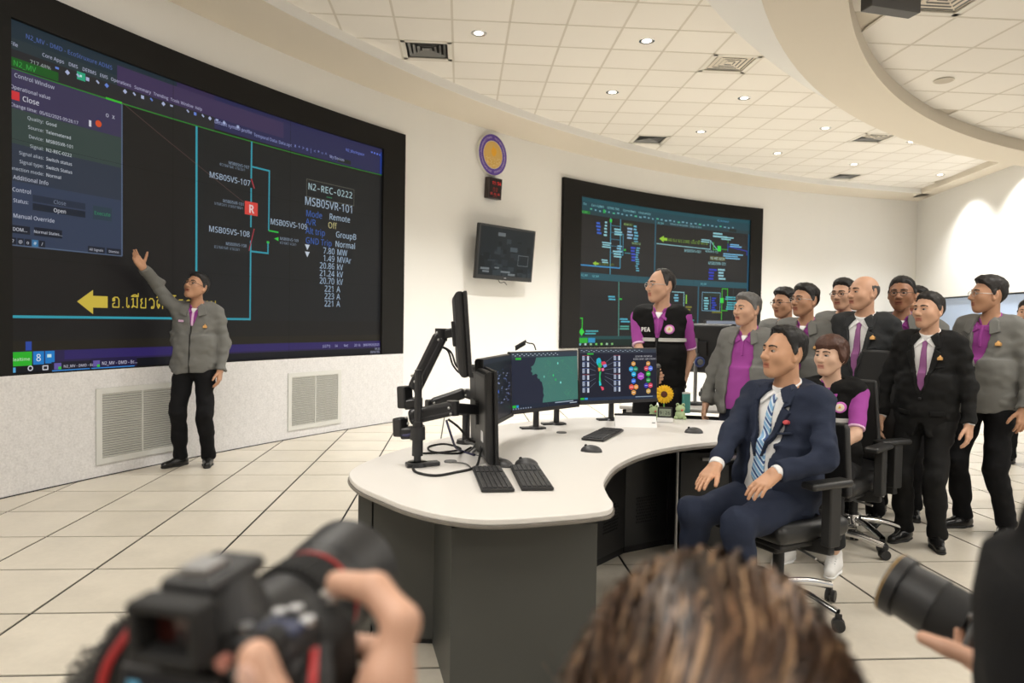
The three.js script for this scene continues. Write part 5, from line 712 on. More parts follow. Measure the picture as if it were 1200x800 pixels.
  const lip = o.lip || [skin[0] * .70, skin[1] * .46, skin[2] * .48], brow = o.browCol || [.02, .015, .012];
  const hg = surfaceNet(hf, [-.105, -.13, -.125], [.105, .13, .125], (o.fine || .0042) * VOX); const neckIn = surfaceNet((x, y, z) => neck(x, y, z), ...bounds([neckA, neckB], .075), .008);
  colourAll(hg, (x, y, z) => { let c = sk(x, y, z); if (z > .07 && y < -.054 && y > -.082 && Math.abs(x) < .028) { const k = sstep(.028, .02, Math.abs(x)) * sstep(-.084, -.079, y) * sstep(-.053, -.058, y); c = c.map((v, i) => mix(v, lip[i], k)); } if (z > .05 && (o.face || {}).stubble && y < -.05) c = c.map(v => v * .93); return c; });
  hg.applyMatrix4(Hm); parts.push(hg, colourAll(neckIn, sk));
  const hands = []; arms.forEach((a, i) => { if (a.hide) return; const H = handField(a.w.clone().addScaledVector(a.fore, -.006), a.d, a.n, a.side, { curl: a.curl, thumb: a.thumb, spread: a.spread }); hands.push(H); const hm = surfaceNet((x, y, z) => smin(H.f(x, y, z), armF[i].lo(x, y, z), .015), H.mn, H.mx, .0042 * VOX); parts.push(colourAll(hm, sk)); });
  if (o.extra) for (const q of o.extra(loc)) parts.push(colourAll(q, sk));
  const body = part(g, 'body', joinIndexed(parts), skinMat());
  // ---- face details and hair
  const eyes = (sd) => { const e = new THREE.SphereGeometry(1, 44, 32); e.rotateX(Math.PI / 2); e.scale(.0152, .0070, .008); e.translate(sd * .031, .003, .0792); colourAll(e, (x, y, z) => { const r = Math.hypot(x - sd * .031 - (o.gaze || 0), y - .003); return y > .0062 ? [.02, .013, .01] : r < .0072 ? [.010, .007, .005] : [.42, .38, .36]; }); e.applyMatrix4(Hm); return e; };
  const eyeM = new THREE.MeshStandardMaterial({ color: 0xffffff, vertexColors: true, roughness: .25 }); part(body, 'eye', eyes(-1), eyeM); part(body, 'eye', eyes(1), eyeM);
  const hairC = o.hairCol || HCOL.black, hairM = std(hairC, .62, 0);
  for (const sd of [-1, 1]) { const b = tube([[sd * .012, .0245, .0915], [sd * .028, .0280, .0895], [sd * .043, .0262, .0815], [sd * .052, .0215, .0740]], .0044, 12, 6); b.applyMatrix4(Hm); part(body, 'eyebrow', b, o.browM || std(lin(.02, .015, .013), .8)); }
  if (o.hair) { const f = hairField(hf, o.hair, o.hairOpt); let hgm = surfaceNet(f, [-.115, -.12, -.14], [.115, .165, .13], (o.fineHair || .0042) * VOX); if (hgm) { hgm.applyMatrix4(Hm); const hp_ = part(g, 'hair', hgm, hairM); if (o.locks !== 0 && o.hair !== 'bald') { const cc = [hairC.r, hairC.g, hairC.b], sm = part(hp_, 'hair_locks', strands(Hm, f, { n: o.locks || 700, len: .05, seed: 7 + taken.person, swirl: .25, fly: .003, w: .0011, lift: .001, scalp: true, front: { fringe: .055, swept: .1, receding: .112 }[o.hair] ?? .088, cols: [cc, cc.map(v => v * 1.6 + .004), cc.map(v => v * .7)] }), strandM); sm.userData.kind = 'stuff'; } } }
  if (o.glasses) { const gm = glassesGeo(); gm.applyMatrix4(Hm); const fr = part(g, 'glasses', gm, o.glasses === 'dark' ? M.blackPlastic : M.steel); for (const sd of [-1, 1]) { const l = new THREE.CircleGeometry(.02, 24); l.scale(1.14, .86, 1); l.translate(sd * .0315, 0, .098); l.applyMatrix4(Hm); part(fr, 'lens', l, lensMat); } }
  // ---- clothing
  const tbox = (pts, r) => bounds(pts, r);
  const upperPts = [...tors, ...SH, ...arms.map(a => a.e), ...arms.map(a => a.w), tp(0, -.24, 0)];
  const W = o.wear || {}; const hem = W.hem ?? -.1, off = W.off ?? .02;
  const skirtRx = .166 + fat * .9 + (W.loose || 0), skirtRz = .128 + fat * .85 + (W.loose || 0);
  const coat = (of, hm, nk) => (x, y, z) => { let d = torso(x, y, z) - of; if (y < .3) { const rx = skirtRx + of - off, rz = skirtRz + of - off, k = Math.sqrt((x / rx) ** 2 + ((z - fat * .35) / rz) ** 2), e = Math.max((k - 1) * rz, y - .24); d = smin(d, e, .06); } d = Math.max(d, hm - y); return smax(d, y + .45 * z - nk, .006); };
  const sleeve = (i, of, cut, k) => { const a = arms[i], up = cone(SH[i], a.e, .050 + fat * .1 + of, .043 + of), lo = cone(a.e, a.w, .0425 + of, .033 + of), fx = a.fore, ew = a.e.clone().lerp(a.w, cut > 1 ? cut - 1 : 1); const ux = a.e.clone().sub(SH[i]).normalize(), uc = SH[i].clone().lerp(a.e, Math.min(1, cut)); return (x, y, z) => { const u = up(x, y, z); if (cut <= 1) return smax(u, (x - uc.x) * ux.x + (y - uc.y) * ux.y + (z - uc.z) * ux.z, .006); const l = smax(lo(x, y, z), (x - ew.x) * fx.x + (y - ew.y) * fx.y + (z - ew.z) * fx.z, .006); return smin(u, l, .025); }; };
  const patch = (parent, name, base, pts, t, m, label, front = 1, h = .0042, deep = .014) => { const P2 = poly2(pts); const xs = pts.map(a => a[0]), ys = pts.map(a => a[1]); const f = (x, y, z) => { const b = base(x, y, z); return Math.max(b - t, -(b + deep), P2(x, y), front * -z); }; const gg = surfaceNet(f, [Math.min(...xs) - .01, Math.min(...ys) - .01, front > 0 ? -.01 : -.26], [Math.max(...xs) + .01, Math.max(...ys) + .01, front > 0 ? .30 : .01], h * VOX); if (!gg) return null; gg.applyMatrix4(Tm); return part(parent, name, gg, m, label); };
  const shirtBase = coat(W.shirtOff ?? (W.coat ? .003 : .006), -.08, W.coat ? .505 : .545), shirtTw = inT(shirtBase); let top = null;
  // shirt
  if (W.shirt) { const sl = W.short ? [sleeve(0, .006, W.short), sleeve(1, .006, W.short)] : []; const f = (x, y, z) => { let d = shirtTw(x, y, z); for (const q of sl) d = smin(d, q(x, y, z), .03); return Math.abs(d) < .03 ? d + fold(x, y, z) * .5 : d; }; const b = tbox(W.short ? upperPts : tors, .09); const sm = part(g, 'shirt', surfaceNet(f, b[0], b[1], .0085 * VOX), W.shirt, W.shirtLabel); top = sm;
    // collar standing around the neck, open in front
    const nIn = (x, y, z) => neck(x, y, z); const cl = (x, y, z) => { const q = V(x, y, z).applyMatrix4(new THREE.Matrix4().fromArray(Ti)); return Math.max(nIn(x, y, z) - (W.collarR || .013), q.y + .55 * q.z - (W.collarTop || .54), .44 - q.y, W.openCollar ? -(Math.max(Math.abs(q.x) - (q.y - .455) * .55, -q.z)) : -1); }; const cb = bounds([tp(-.08, .44, -.08), tp(.08, .6, .1)], .03); const cg = surfaceNet(cl, cb[0], cb[1], .0055 * VOX); if (cg) part(sm, 'collar', cg, W.shirt);
    for (const sd of [-1, 1]) patch(sm, 'collar_leaf', shirtBase, W.openCollar ? [[sd * .018, .452], [sd * .062, .515], [sd * .075, .485], [sd * .058, .425]] : [[sd * .006, .472], [sd * .05, .54], [sd * .085, .505], [sd * .062, .422]], .015, W.leafM || W.shirt);
    if (W.placket) patch(sm, 'placket', shirtBase, [[-.008, .33], [.008, .33], [.011, .475], [-.011, .475]], .0065, W.placket); if (W.inner) patch(sm, 'inner_collar', shirtBase, [[-.03, .49], [0, .435], [.03, .49]], .0075, W.inner);
    if (W.short) for (const i of [0, 1]) { const a = arms[i], ux = a.e.clone().sub(SH[i]).normalize(), uc = SH[i].clone().lerp(a.e, W.short), c = cone(SH[i], a.e, .058 + fat * .1, .0515); const f2 = (x, y, z) => { const t = (x - uc.x) * ux.x + (y - uc.y) * ux.y + (z - uc.z) * ux.z; return Math.max(c(x, y, z), t - .002, -.012 - t); }; const q = surfaceNet(f2, ...bounds([uc], .085), .005 * VOX); if (q) part(sm, 'cuff', q, PURPLE_TRIM); }
  }
  if (W.tie) { const ty = W.tieEnd ?? .06; patch(g, 'tie', shirtBase, [[-.019, .475], [.019, .475], [.014, .44], [.034, ty + .05], [.0, ty], [-.034, ty + .05], [-.014, .44]].map(([x, y]) => [x + (W.tieX || 0) * (.475 - y), y]), .008, W.tie, W.tieLabel); }
  if (W.coat) {
    const base = coat(off, hem, W.neck ?? .538), open = W.open || null; const opened = (x, y, z) => { let d = base(x, y, z); if (open) { let w = -1; for (let i = 1; i < open.length; i++) if (y >= open[i][0] && y <= open[i - 1][0]) { w = mix(open[i][1], open[i - 1][1], (y - open[i][0]) / (open[i - 1][0] - open[i][0])); break; } if (y > open[0][0]) w = open[0][1]; if (w > 0) d = smax(d, -Math.max(Math.abs(x) - w, -z + .02), .006); } return d; };
    const ct = inT(opened), sl = W.vest ? [] : [sleeve(0, .007 + (W.loose || 0) * .4, W.cut || 1.97), sleeve(1, .007 + (W.loose || 0) * .4, W.cut || 1.97)]; const fa = W.folds ?? 1.5; const f = (x, y, z) => { let d = ct(x, y, z); for (const q of sl) d = smin(d, q(x, y, z), .02); return Math.abs(d) < .03 ? d + Math.min(fold(x, y, z) * fa, .011) : d; }; const b = tbox(W.vest ? [...tors, tp(0, -.24, 0)] : upperPts, .1); const cm = part(g, W.vest ? 'vest' : 'jacket', surfaceNet(f, b[0], b[1], .0085 * VOX), W.coat, W.coatLabel); top = cm;
    if (W.lapel) for (const sd of [-1, 1]) { const o2 = open; patch(cm, 'lapel', base, [[sd * .012, W.lapel - .0], [sd * (o2[0][1] - .002), .50], [sd * (o2[0][1] + .028), .515], [sd * .098, .43], [sd * .075, .415], [sd * .105, .395]], .009, W.coat); patch(cm, 'collar', base, [[sd * .03, .50], [sd * .06, .535], [sd * .085, .505], [sd * .094, .438], [sd * .068, .44]], .0115, W.coat); }
    if (W.wing) for (const sd of [-1, 1]) patch(cm, 'collar', base, [[sd * (open ? open[0][1] - .012 : .01), .49], [sd * .05, .535], [sd * .10, .505], [sd * .115, .435], [sd * (open ? open[0][1] + .005 : .02), .415]], .013, W.coat);
    if (W.standCollar) { const cl = (x, y, z) => { const q = V(x, y, z).applyMatrix4(new THREE.Matrix4().fromArray(Ti)); return Math.max(neck(x, y, z) - .026, q.y + .5 * q.z - .548, .45 - q.y, -(Math.max(Math.abs(q.x) - .012 - (q.y - .44) * .7, -q.z))); }; const cb = bounds([tp(-.1, .44, -.1), tp(.1, .6, .1)], .03), cg = surfaceNet(cl, cb[0], cb[1], .0055 * VOX); if (cg) part(cm, 'collar', cg, W.coat); }
    if (W.zip) patch(cm, 'zip', base, [[-.005, hem + .01], [.005, hem + .01], [.005, W.zip], [-.005, W.zip]], .006, M.blackMatte);
    if (W.stripe) for (const sd of [-1, 1]) patch(cm, 'reflective_stripe', base, [[sd * .012, W.stripe], [sd * .2, W.stripe], [sd * .2, W.stripe + .027], [sd * .012, W.stripe + .027]], .0065, STRIPE, 'pale reflective stripe');
    if (W.pocket) patch(cm, 'pocket_flap', base, [[.05, .285], [.125, .295], [.125, .307], [.05, .297]], .005, W.coat);
    if (W.hips) for (const sd of [-1, 1]) patch(cm, 'pocket_flap', base, [[sd * .06, .0], [sd * .14, .005], [sd * .14, -.028], [sd * .06, -.032]], .005, W.coat);
    if (W.button) patch(cm, 'button', base, [[-.009, W.button - .008], [.009, W.button - .008], [.009, W.button + .008], [-.009, W.button + .008]], .007, M.blackPlastic);
    if (W.badge) { const [bx, by, br] = W.badge, ring = []; const C2 = (r) => Array.from({ length: 18 }, (_, i) => [bx + Math.cos(i / 9 * Math.PI) * r, by + Math.sin(i / 9 * Math.PI) * r]); const bd = patch(cm, 'badge', base, C2(br), .006, std(lin(.55, .14, .5), .6), 'round purple badge', 1, .003); if (bd) { patch(bd, 'badge_field', base, C2(br * .74), .0075, std(lin(.75, .66, .55), .6), null, 1, .003); patch(bd, 'badge_mark', base, [[bx - br * .3, by - br * .2], [bx + br * .3, by - br * .1], [bx, by + br * .45]], .0088, std(lin(.7, .42, .05), .6), null, 1, .0025); } }
    if (W.pin) { const [bx, by] = W.pin; patch(cm, 'gold_pin', base, [[bx - .015, by - .014], [bx + .015, by - .014], [bx + .014, by + .004], [bx + .003, by + .014], [bx, by + .026], [bx - .003, by + .014], [bx - .014, by + .004]], .011, GOLD, 'small gold pin', 1, .003); }
    if (W.redPin) { const [bx, by] = W.redPin; const rp = patch(cm, 'lapel_pin', base, Array.from({ length: 14 }, (_, i) => [bx + Math.cos(i / 7 * Math.PI) * .011, by + Math.sin(i / 7 * Math.PI) * .011]), .011, std(lin(.6, .08, .09), .4), 'round red pin', 1, .0026); }
    if (W.tab) patch(cm, 'name_tab', base, W.tab, .006, W.tabM || PURPLE_TRIM, null, 1, .003);
    o.coatBase = base;
    if (W.shirtCuff) for (const a of arms) { if (a.hide) continue; const c0 = a.e.clone().lerp(a.w, .93), c1 = a.e.clone().lerp(a.w, 1.01); const c = cone(c0, c1, .0345, .0335), ax = a.fore; const q = surfaceNet((x, y, z) => Math.max(c(x, y, z), (x - c1.x) * ax.x + (y - c1.y) * ax.y + (z - c1.z) * ax.z), ...bounds([c0, c1], .05), .005 * VOX); if (q) part(cm, 'shirt_cuff', q, WHITE); }
  }
  // trousers, belt, shoes
  if (!o.noLegs) {
    const TR = W.trousers || P_BLACK; const tl = legs.map(l => { const th = cone(l.h, l.k, .096 + fat * .25, .072), ca = cone(l.k, l.a, .072, W.cuffR || .062), ax = l.a.clone().sub(l.k).normalize(), cut = l.a.clone().addScaledVector(ax, W.ankleCut ?? .02); return (x, y, z) => smin(th(x, y, z), smax(ca(x, y, z), (x - cut.x) * ax.x + (y - cut.y) * ax.y + (z - cut.z) * ax.z, .006), .03); });
    const pv = inT((x, y, z) => smax(torso(x, y, z) - .006, y - .075, .006)); const f = (x, y, z) => { let d = pv(x, y, z); const a = tl[0](x, y, z), b = tl[1](x, y, z); d = smin(d, smin(a, b, .012), .035); return Math.abs(d) < .03 ? d + fold(x * .9, y * .8, z) * (W.legFold || 1.2) : d; };
    const lb = bounds([...HP, ...legs.flatMap(l => [l.k, l.a]), tp(0, .08, 0)], .19); const tm = part(g, 'trousers', surfaceNet(f, lb[0], lb[1], .0095 * VOX), TR);
    if (W.belt) { const bt = inT((x, y, z) => { const d = torso(x, y, z) - .011; return Math.max(d, y - .078, .045 - y, -(d + .02)); }); const bg = surfaceNet(bt, ...bounds([tp(-.18, .06, -.1), tp(.18, .06, .14)], .06), .007 * VOX); if (bg) part(tm, 'belt', bg, BELT); }
    legs.forEach((l, i) => { const t = l.t, sd = V(t.z, 0, -t.x), by = l.a.y - .085, F = (a, b, c) => V(l.a.x + t.x * a + sd.x * c, by + b, l.a.z + t.z * a + sd.z * c); const heel = cone(F(-.035, .038, 0), F(.04, .045, 0), .036, .038), toe = cone(F(.03, .035, 0), F(.165, .026, 0), .042, .030), an = cone(F(-.005, .04, 0), F(-.01, .10, 0), .040, .042); const f2 = (x, y, z) => Math.max(smin(smin(heel(x, y, z), toe(x, y, z), .03), an(x, y, z), .03), by + .012 - y); const q = surfaceNet(f2, ...bounds([F(-.04, 0, 0), F(.17, .1, 0)], .06), .006 * VOX); const sm = part(g, 'shoe', q, W.shoe || SHOE, W.shoeLabel); const f3 = (x, y, z) => Math.max(smin(cone(F(-.035, .02, 0), F(.04, .02, 0), .04, .044)(x, y, z), cone(F(.04, .02, 0), F(.165, .02, 0), .045, .034)(x, y, z), .03), by - y, y - by - .016); const q3 = surfaceNet(f3, ...bounds([F(-.04, 0, 0), F(.17, .02, 0)], .06), .006 * VOX); if (q3) part(sm, 'sole', q3, W.soleM || SOLE); if (W.laces) for (let k = 0; k < 4; k++) part(sm, 'lace', rod(F(.045 + k * .02, .083 - k * .008, -.02), F(.05 + k * .02, .083 - k * .008, .02), .004), WHITE); });
  }
  o.Tm = Tm; o.Hm = Hm; o.armsOut = arms; o.SH = SH; o.patch = patch; o.g = g; o.tp = tp; o.hp = hp;
  return g;
}
// facing: turn phi degrees from the photographer towards the left of the picture
function facing(p, phi) { const n = Math.hypot(p.x, p.z), vx = p.x / n, vz = p.z / n, a = rad(phi), fx = -vx * Math.cos(a) + vz * Math.sin(a), fz = -vz * Math.cos(a) - vx * Math.sin(a); return Math.atan2(fx, fz); }
const ground = (u, v, d) => { const p = at(u, v, d); p.y = 0; return p; };
// ---------------------------------------------------------------- office chairs
function officeChair(label, c, turn, o = {}) {
  const g = thing('office_chair', label, 'chair', [c.x, 0, c.z], turn, 'swivel chairs'), blk = std(lin(.014, .014, .014), .6), lea = std(lin(.016, .016, .016), .42);
  const seat = box(.50, .10, .48, 0, .455, .02, .045); part(g, 'seat', seat, lea); part(g, 'seat_shell', box(.44, .03, .42, 0, .395, .02, .012), blk);
  const hb = o.back || .62; const bk = new RoundedBoxGeometry(.47, hb, .05, 4, .024); { const P = bk.attributes.position; for (let i = 0; i < P.count; i++) { const y = P.getY(i), x = P.getX(i); P.setZ(i, P.getZ(i) + x * x * .9 - Math.cos(y * 4) * .03); P.setX(i, x * (1 - .25 * sstep(hb * .15, hb * .5, y))); } bk.computeVertexNormals(); } bk.rotateX(-.12); bk.translate(0, .58 + hb / 2, -.26); part(g, 'backrest', bk, blk);
  part(g, 'back_support', tube([[0, .4, -.1], [0, .4, -.26], [0, .55, -.31], [0, .8, -.32]], .024, 20, 8), blk);
  for (const s of [-1, 1]) { const a = part(g, 'armrest', box(.085, .035, .27, s * .30, .695, .03, .016), lea); part(a, 'arm_post', merge([bar([s * .30, .685, 0], [s * .30, .40, 0], .055, .075, .01), bar([s * .31, .395, 0], [s * .14, .375, 0], .04, .07, .01)]), blk); }
  part(g, 'tilt_box', box(.2, .07, .26, 0, .35, 0, .015), blk); part(g, 'lever', rod([.1, .36, .04], [.29, .35, .08], .006), M.steel); part(g, 'gas_column', merge([cyl(.028, .028, .2, 0, .24, 0), cyl(.018, .018, .1, 0, .33, 0)]), blk);
  part(g, 'hub', cyl(.05, .055, .07, 0, .125, 0), o.star || M.chrome);
  for (let i = 0; i < 5; i++) { const a = (o.spin || 0) + i / 5 * Math.PI * 2, x = Math.sin(a), z = Math.cos(a); const leg = part(g, 'base_leg', new THREE.TubeGeometry(new THREE.CatmullRomCurve3([V(x * .04, .13, z * .04), V(x * .18, .118, z * .18), V(x * .32, .085, z * .32)]), 12, .021, 8), M.chrome); const cs = part(leg, 'caster', merge([cyl(.03, .03, .018, 0, 0, 0, 20).rotateZ(Math.PI / 2).translate(-.014, 0, 0), cyl(.03, .03, .018, 0, 0, 0, 20).rotateZ(Math.PI / 2).translate(.014, 0, 0), box(.012, .045, .03, 0, .028, .0)]), M.blackPlastic); cs.position.set(x * .325, .031, z * .325); cs.rotation.y = a + .6; }
  return g;
}
const c4 = ground(915, 560, 3.56), c5 = V(2.36, 0, -4.33), c6 = ground(1003, 500, 4.78);
officeChair('black swivel chair under the man in the blue suit', c4, facing(c4, 42), { spin: .45, back: .36 });
officeChair('black swivel chair under the brown haired operator', c5, facing(c5, 22), { spin: .5, back: .5 });
officeChair('empty high backed black chair behind the brown haired operator', c6, facing(c6, 40), { back: .68 });

// ---------------------------------------------------------------- people
const SK = { mid: [.56, .325, .215], tan: [.46, .245, .145], dark: [.30, .14, .075], fair: [.64, .41, .29] };
const HT = (u, v, d) => at(u, v, d).y * .986;
{ const p = atY(228, 545, 0); person({ label: 'person in grey jacket and glasses pointing up at the video wall', pos: p, yaw: facing(p, 12), height: HT(243, 321, 6.9), skin: SK.tan, hair: 'short', hairOpt: { thick: .022, puff: .6 }, glasses: 'dark', headYaw: -.42, headPitch: .34, headRoll: -.08, lean: [0, -.1, -.03],
  arms: [{ world: at(167, 313, 6.36), pole: [0, -.25, -1], dirW: at(147, 284, 6.2), palm: [.5, .5, .8], curl: [.12, .14, .2, .22], thumb: [.9, .1, .35] }, {}],
  legs: [{ ankle: [-.12, .085, -.02], toe: [-.75, 0, .9] }, { ankle: [.11, .085, -.02], toe: [.15, 0, 1] }],
  wear: { shirt: PURPLE, inner: WHITE, openCollar: true, placket: PURPLE_TRIM, coat: GREYJ, hem: -.095, off: .024, loose: .018, open: [[.5, .05], [.33, .0], [-.2, -.01]], wing: true, zip: .33, trousers: P_BLACK, tab: [[-.12, .36], [-.07, .36], [-.07, .38], [-.12, .38]], pin: [.11, .33] } }); }
let vestMan;
{ const p = ground(771, 500, 5.55); vestMan = { label: 'person in black vest with white letters holding a microphone', pos: p, yaw: facing(p, 10), height: HT(775, 315, 5.55), skin: SK.mid, hair: 'receding', hairOpt: { thick: .012 }, hairCol: HCOL.soft, glasses: 'thin', headYaw: -.85, headPitch: .03, lean: [0, 0, 0],
  arms: [{ world: at(757, 452, 5.3), pole: [-1, -.3, -.5], dirW: at(775, 444, 5.26), palm: [.3, .2, -.8], curl: [.9, .9, .95, 1], thumb: [.6, .3, .5] }, { world: at(798, 454, 5.5), dirW: at(788, 473, 5.4), palm: [-.7, 0, -.5], curl: [.3, .35, .4, .45] }],
  wear: { shirt: PURPLE, inner: WHITE, openCollar: true, leafM: PURPLE, placket: PURPLE, short: .82, coat: VEST, vest: true, hem: -.06, off: .02, loose: .008, open: [[.5, .05], [.3, .0], [-.2, -.01]], standCollar: false, wing: false, zip: .3, stripe: .275, badge: [.085, .365, .034], trousers: P_BLACK } }; person(vestMan);
  { const font = await new FontLoader().loadAsync('fonts/droid/droid_sans_bold.typeface.json'), tg = new TextGeometry('PEA', { font, size: .032, depth: .003, curveSegments: 4 }); tg.computeBoundingBox(); let z = .3; while (vestMan.coatBase(-.085, .36, z) > 0 && z > 0) z -= .002; tg.translate(-.036, -.016, 0); tg.rotateY(-.42); tg.translate(-.088, .362, z + .004); tg.applyMatrix4(vestMan.Tm); part(vestMan.g.children.find(m => m.name === 'vest'), 'lettering', tg, M.white, 'white letters'); }
  const mic = thing('microphone', 'black handheld microphone in the hand of the man in the vest', 'microphone'); const a = at(770, 452, 5.27), b = at(771, 432, 5.24); part(mic, 'handle', rod(a, b, .012, .016), M.blackPlastic); const q = at(771, 429, 5.24); part(mic, 'head', sph(.021, q.x, q.y, q.z, 16), M.greyPlastic);
  const w = vestMan.armsOut[1]; const wt = thing('wristwatch', 'black wristwatch on the bare arm of the man in the vest', 'watch'); const wp = w.e.clone().lerp(w.w, .95), ax = w.fore; const tor = new THREE.TorusGeometry(.032, .0065, 8, 28); tor.scale(1, 1, 1.6); tor.applyQuaternion(new THREE.Quaternion().setFromUnitVectors(V(0, 0, 1), ax)); tor.translate(wp.x, wp.y, wp.z); const dl = cyl(.021, .021, .012, 0, 0, 0, 24).rotateX(Math.PI / 2); dl.translate(wp.x + .02, wp.y, wp.z + .028); for (const [n, gg, m] of [['strap', tor, M.blackPlastic], ['dial', dl, M.blackPlastic]]) { gg.applyMatrix4(vestMan.g.matrixWorld); part(wt, n, gg, m); }
}
{ const p = ground(873, 500, 5.2); person({ label: 'person with grey hair, open grey jacket and bright purple shirt', pos: p, yaw: facing(p, 18), height: HT(888, 344, 5.2), fat: .028, skin: SK.mid, face: { wide: 1.06 }, hair: 'short', hairCol: HCOL.grey, hairOpt: { thick: .024, puff: 1 }, browM: std(lin(.08, .07, .06), .8), headYaw: -.52, headPitch: .05,
  arms: [{ wrist: [-.30, .87, .05] }, {}], wear: { shirt: PURPLE, inner: WHITE, openCollar: true, placket: PURPLE, coat: GREYJ, hem: -.11, off: .026, loose: .02, open: [[.5, .065], [.3, .075], [-.05, .105], [-.2, .12]], wing: true, trousers: P_NAVY, belt: true } }); }
// seated man in the blue suit
{ const p = c4.clone(), o = { label: 'person seated in blue suit with striped tie, hands on knees', pos: p, yaw: facing(p, 36), height: 1.765, pelvis: [0, .575, .03], lean: [-.10, .05, 0], fat: .022, shoulder: 1.1, skin: [.55, .30, .18], face: { wide: 1.05 }, fine: .0036, fineHair: .0036, hair: 'swept', hairOpt: { thick: .024, puff: .6, sweep: 1 }, hairCol: HCOL.black, headYaw: -.36, headPitch: .10, headAt: [0, .678, .045],
  arms: [{ world: at(838, 547, 3.36), pole: [-.9, -.4, -.7], dirW: at(806, 582, 3.24), palm: [.15, -1, .1], curl: [.12, .12, .14, .16], thumb: [.5, .1, .2], spread: .05 }, { world: at(908, 554, 3.2), pole: [.9, -.5, -.8], dirW: at(876, 581, 3.16), palm: [-.2, -1, .2], curl: [.2, .2, .22, .22], thumb: [.5, .1, .25], spread: .07 }],
  legs: [{ ankle: [-.16, .085, .42], toe: [-.15, 0, 1] }, { ankle: [.15, .085, .40], toe: [.15, 0, 1] }],
  wear: { shirt: WHITE, coat: BLUESUIT, hem: -.07, off: .022, loose: .012, open: [[.51, .088], [.16, .055], [.0, .085], [-.2, .12]], lapel: .16, tie: null, trousers: BLUESUIT, shirtCuff: true, pocket: true, redPin: [.098, .35], cut: 1.93 } };
  const tieTex = noiseTex(64, (x, y) => { const k = ((x + y) % 32) / 32; return k < .28 ? [.17, .30, .52] : k < .42 ? [.78, .86, .92] : k < .8 ? [.50, .68, .84] : [.85, .9, .94]; }, true, 1.9);
  o.wear.tie = std(0xffffff, .5, 0, { map: tieTex }); o.wear.tieEnd = .03; person(o); }
// brown haired operator
{ const p = c5.clone(); person({ label: 'person seated in black vest and purple shirt with reddish brown hair', pos: p, yaw: facing(p, 14), height: 1.69, pelvis: [0, .575, .03], lean: [.02, 0, 0], skin: SK.fair, fine: .0038, hair: 'fringe', hairCol: HCOL.brown, hairOpt: { thick: .032, side: .017, puff: .4 }, headYaw: -.38, headPitch: .05,
  arms: [{ wrist: [-.10, .66, .36], palm: [.2, -1, 0] }, { wrist: [.05, .66, .36], pole: [1, -.5, -.3], palm: [0, -1, 0] }], legs: [{ ankle: [-.13, .085, .40], toe: [-.1, 0, 1] }, { ankle: [.14, .085, .40], toe: [.1, 0, 1] }],
  wear: { shirt: PURPLE, openCollar: true, short: .85, coat: VEST, vest: true, hem: -.05, off: .02, open: [[.5, .03], [.36, .0], [-.2, -.01]], standCollar: true, zip: .36, stripe: .275, badge: [.085, .37, .034], trousers: fabric(lin(.02, .02, .021)), shoe: std(lin(.72, .71, .69), .6), soleM: M.white, laces: true, ankleCut: -.06 } }); }
// standing row on the right
{ const p = ground(940, 500, 5.45); person({ label: 'person in glasses and grey jacket behind the blue suited head', pos: p, yaw: facing(p, 15), height: HT(945, 333, 5.45), skin: SK.tan, hair: 'short', hairOpt: { thick: .024, puff: .8 }, glasses: 'thin', headYaw: -.55, headPitch: .06, noLegs: false, wear: { shirt: PURPLE, inner: WHITE, openCollar: true, coat: GREYJ, hem: -.1, off: .026, loose: .02, open: [[.5, .055], [.3, .03], [.1, .0], [-.2, -.01]], wing: true, pin: [.11, .33] } }); }
{ const p = ground(916, 500, 6.0); person({ label: 'person in dark glasses half hidden behind the grey haired man', pos: p, yaw: facing(p, 15), height: HT(921, 338, 6.0), skin: SK.tan, hair: 'short', hairOpt: { thick: .028, puff: 1 }, glasses: 'dark', headYaw: -.5, wear: { shirt: PURPLE, openCollar: true, coat: GREYJ, hem: -.1, off: .026, loose: .02, open: [[.5, .055], [.3, .03], [.1, .0], [-.2, -.01]], wing: true } }); }
{ const p = ground(984, 500, 5.95); person({ label: 'person in tinted glasses and grey jacket behind the bald man', pos: p, yaw: facing(p, 8), height: HT(988, 327, 5.95), skin: SK.mid, hair: 'short', hairOpt: { thick: .024 }, glasses: 'dark', headYaw: -.35, wear: { shirt: PURPLE, openCollar: true, coat: GREYJ, hem: -.1, off: .026, loose: .02, open: [[.5, .055], [.3, .03], [.1, .0], [-.2, -.01]], wing: true } }); }
{ const p = ground(1008, 500, 5.2); person({ label: 'person with bald head, charcoal suit and mauve tie', pos: p, yaw: facing(p, 18), height: HT(1010, 326, 5.2) * 1.012, fat: .02, shoulder: 1.06, skin: [.58, .33, .215], face: { wide: 1.08 }, hair: 'bald', hairCol: HCOL.salt, headYaw: -.58, headPitch: .05, wear: { shirt: WHITE, coat: CHARCOAL, hem: -.16, off: .022, loose: .012, open: [[.51, .08], [.1, .0], [-.2, -.01]], lapel: .1, tie: MAUVE, pin: [.1, .37], pocket: true, shirtCuff: true } }); }
{ const p = ground(1052, 500, 5.35); person({ label: 'person smiling in rimless glasses between the two dark suits', pos: p, yaw: facing(p, 5), height: HT(1054, 324, 5.35), skin: SK.dark, face: { wide: 1.04 }, hair: 'short', hairOpt: { thick: .016, puff: .3 }, glasses: 'dark', headYaw: -.12, headPitch: .0, wear: { shirt: PURPLE, inner: WHITE, openCollar: true, coat: GREYJ, hem: -.1, off: .026, loose: .02, open: [[.5, .06], [.3, .04], [.1, .0], [-.2, -.01]], wing: true } }); }
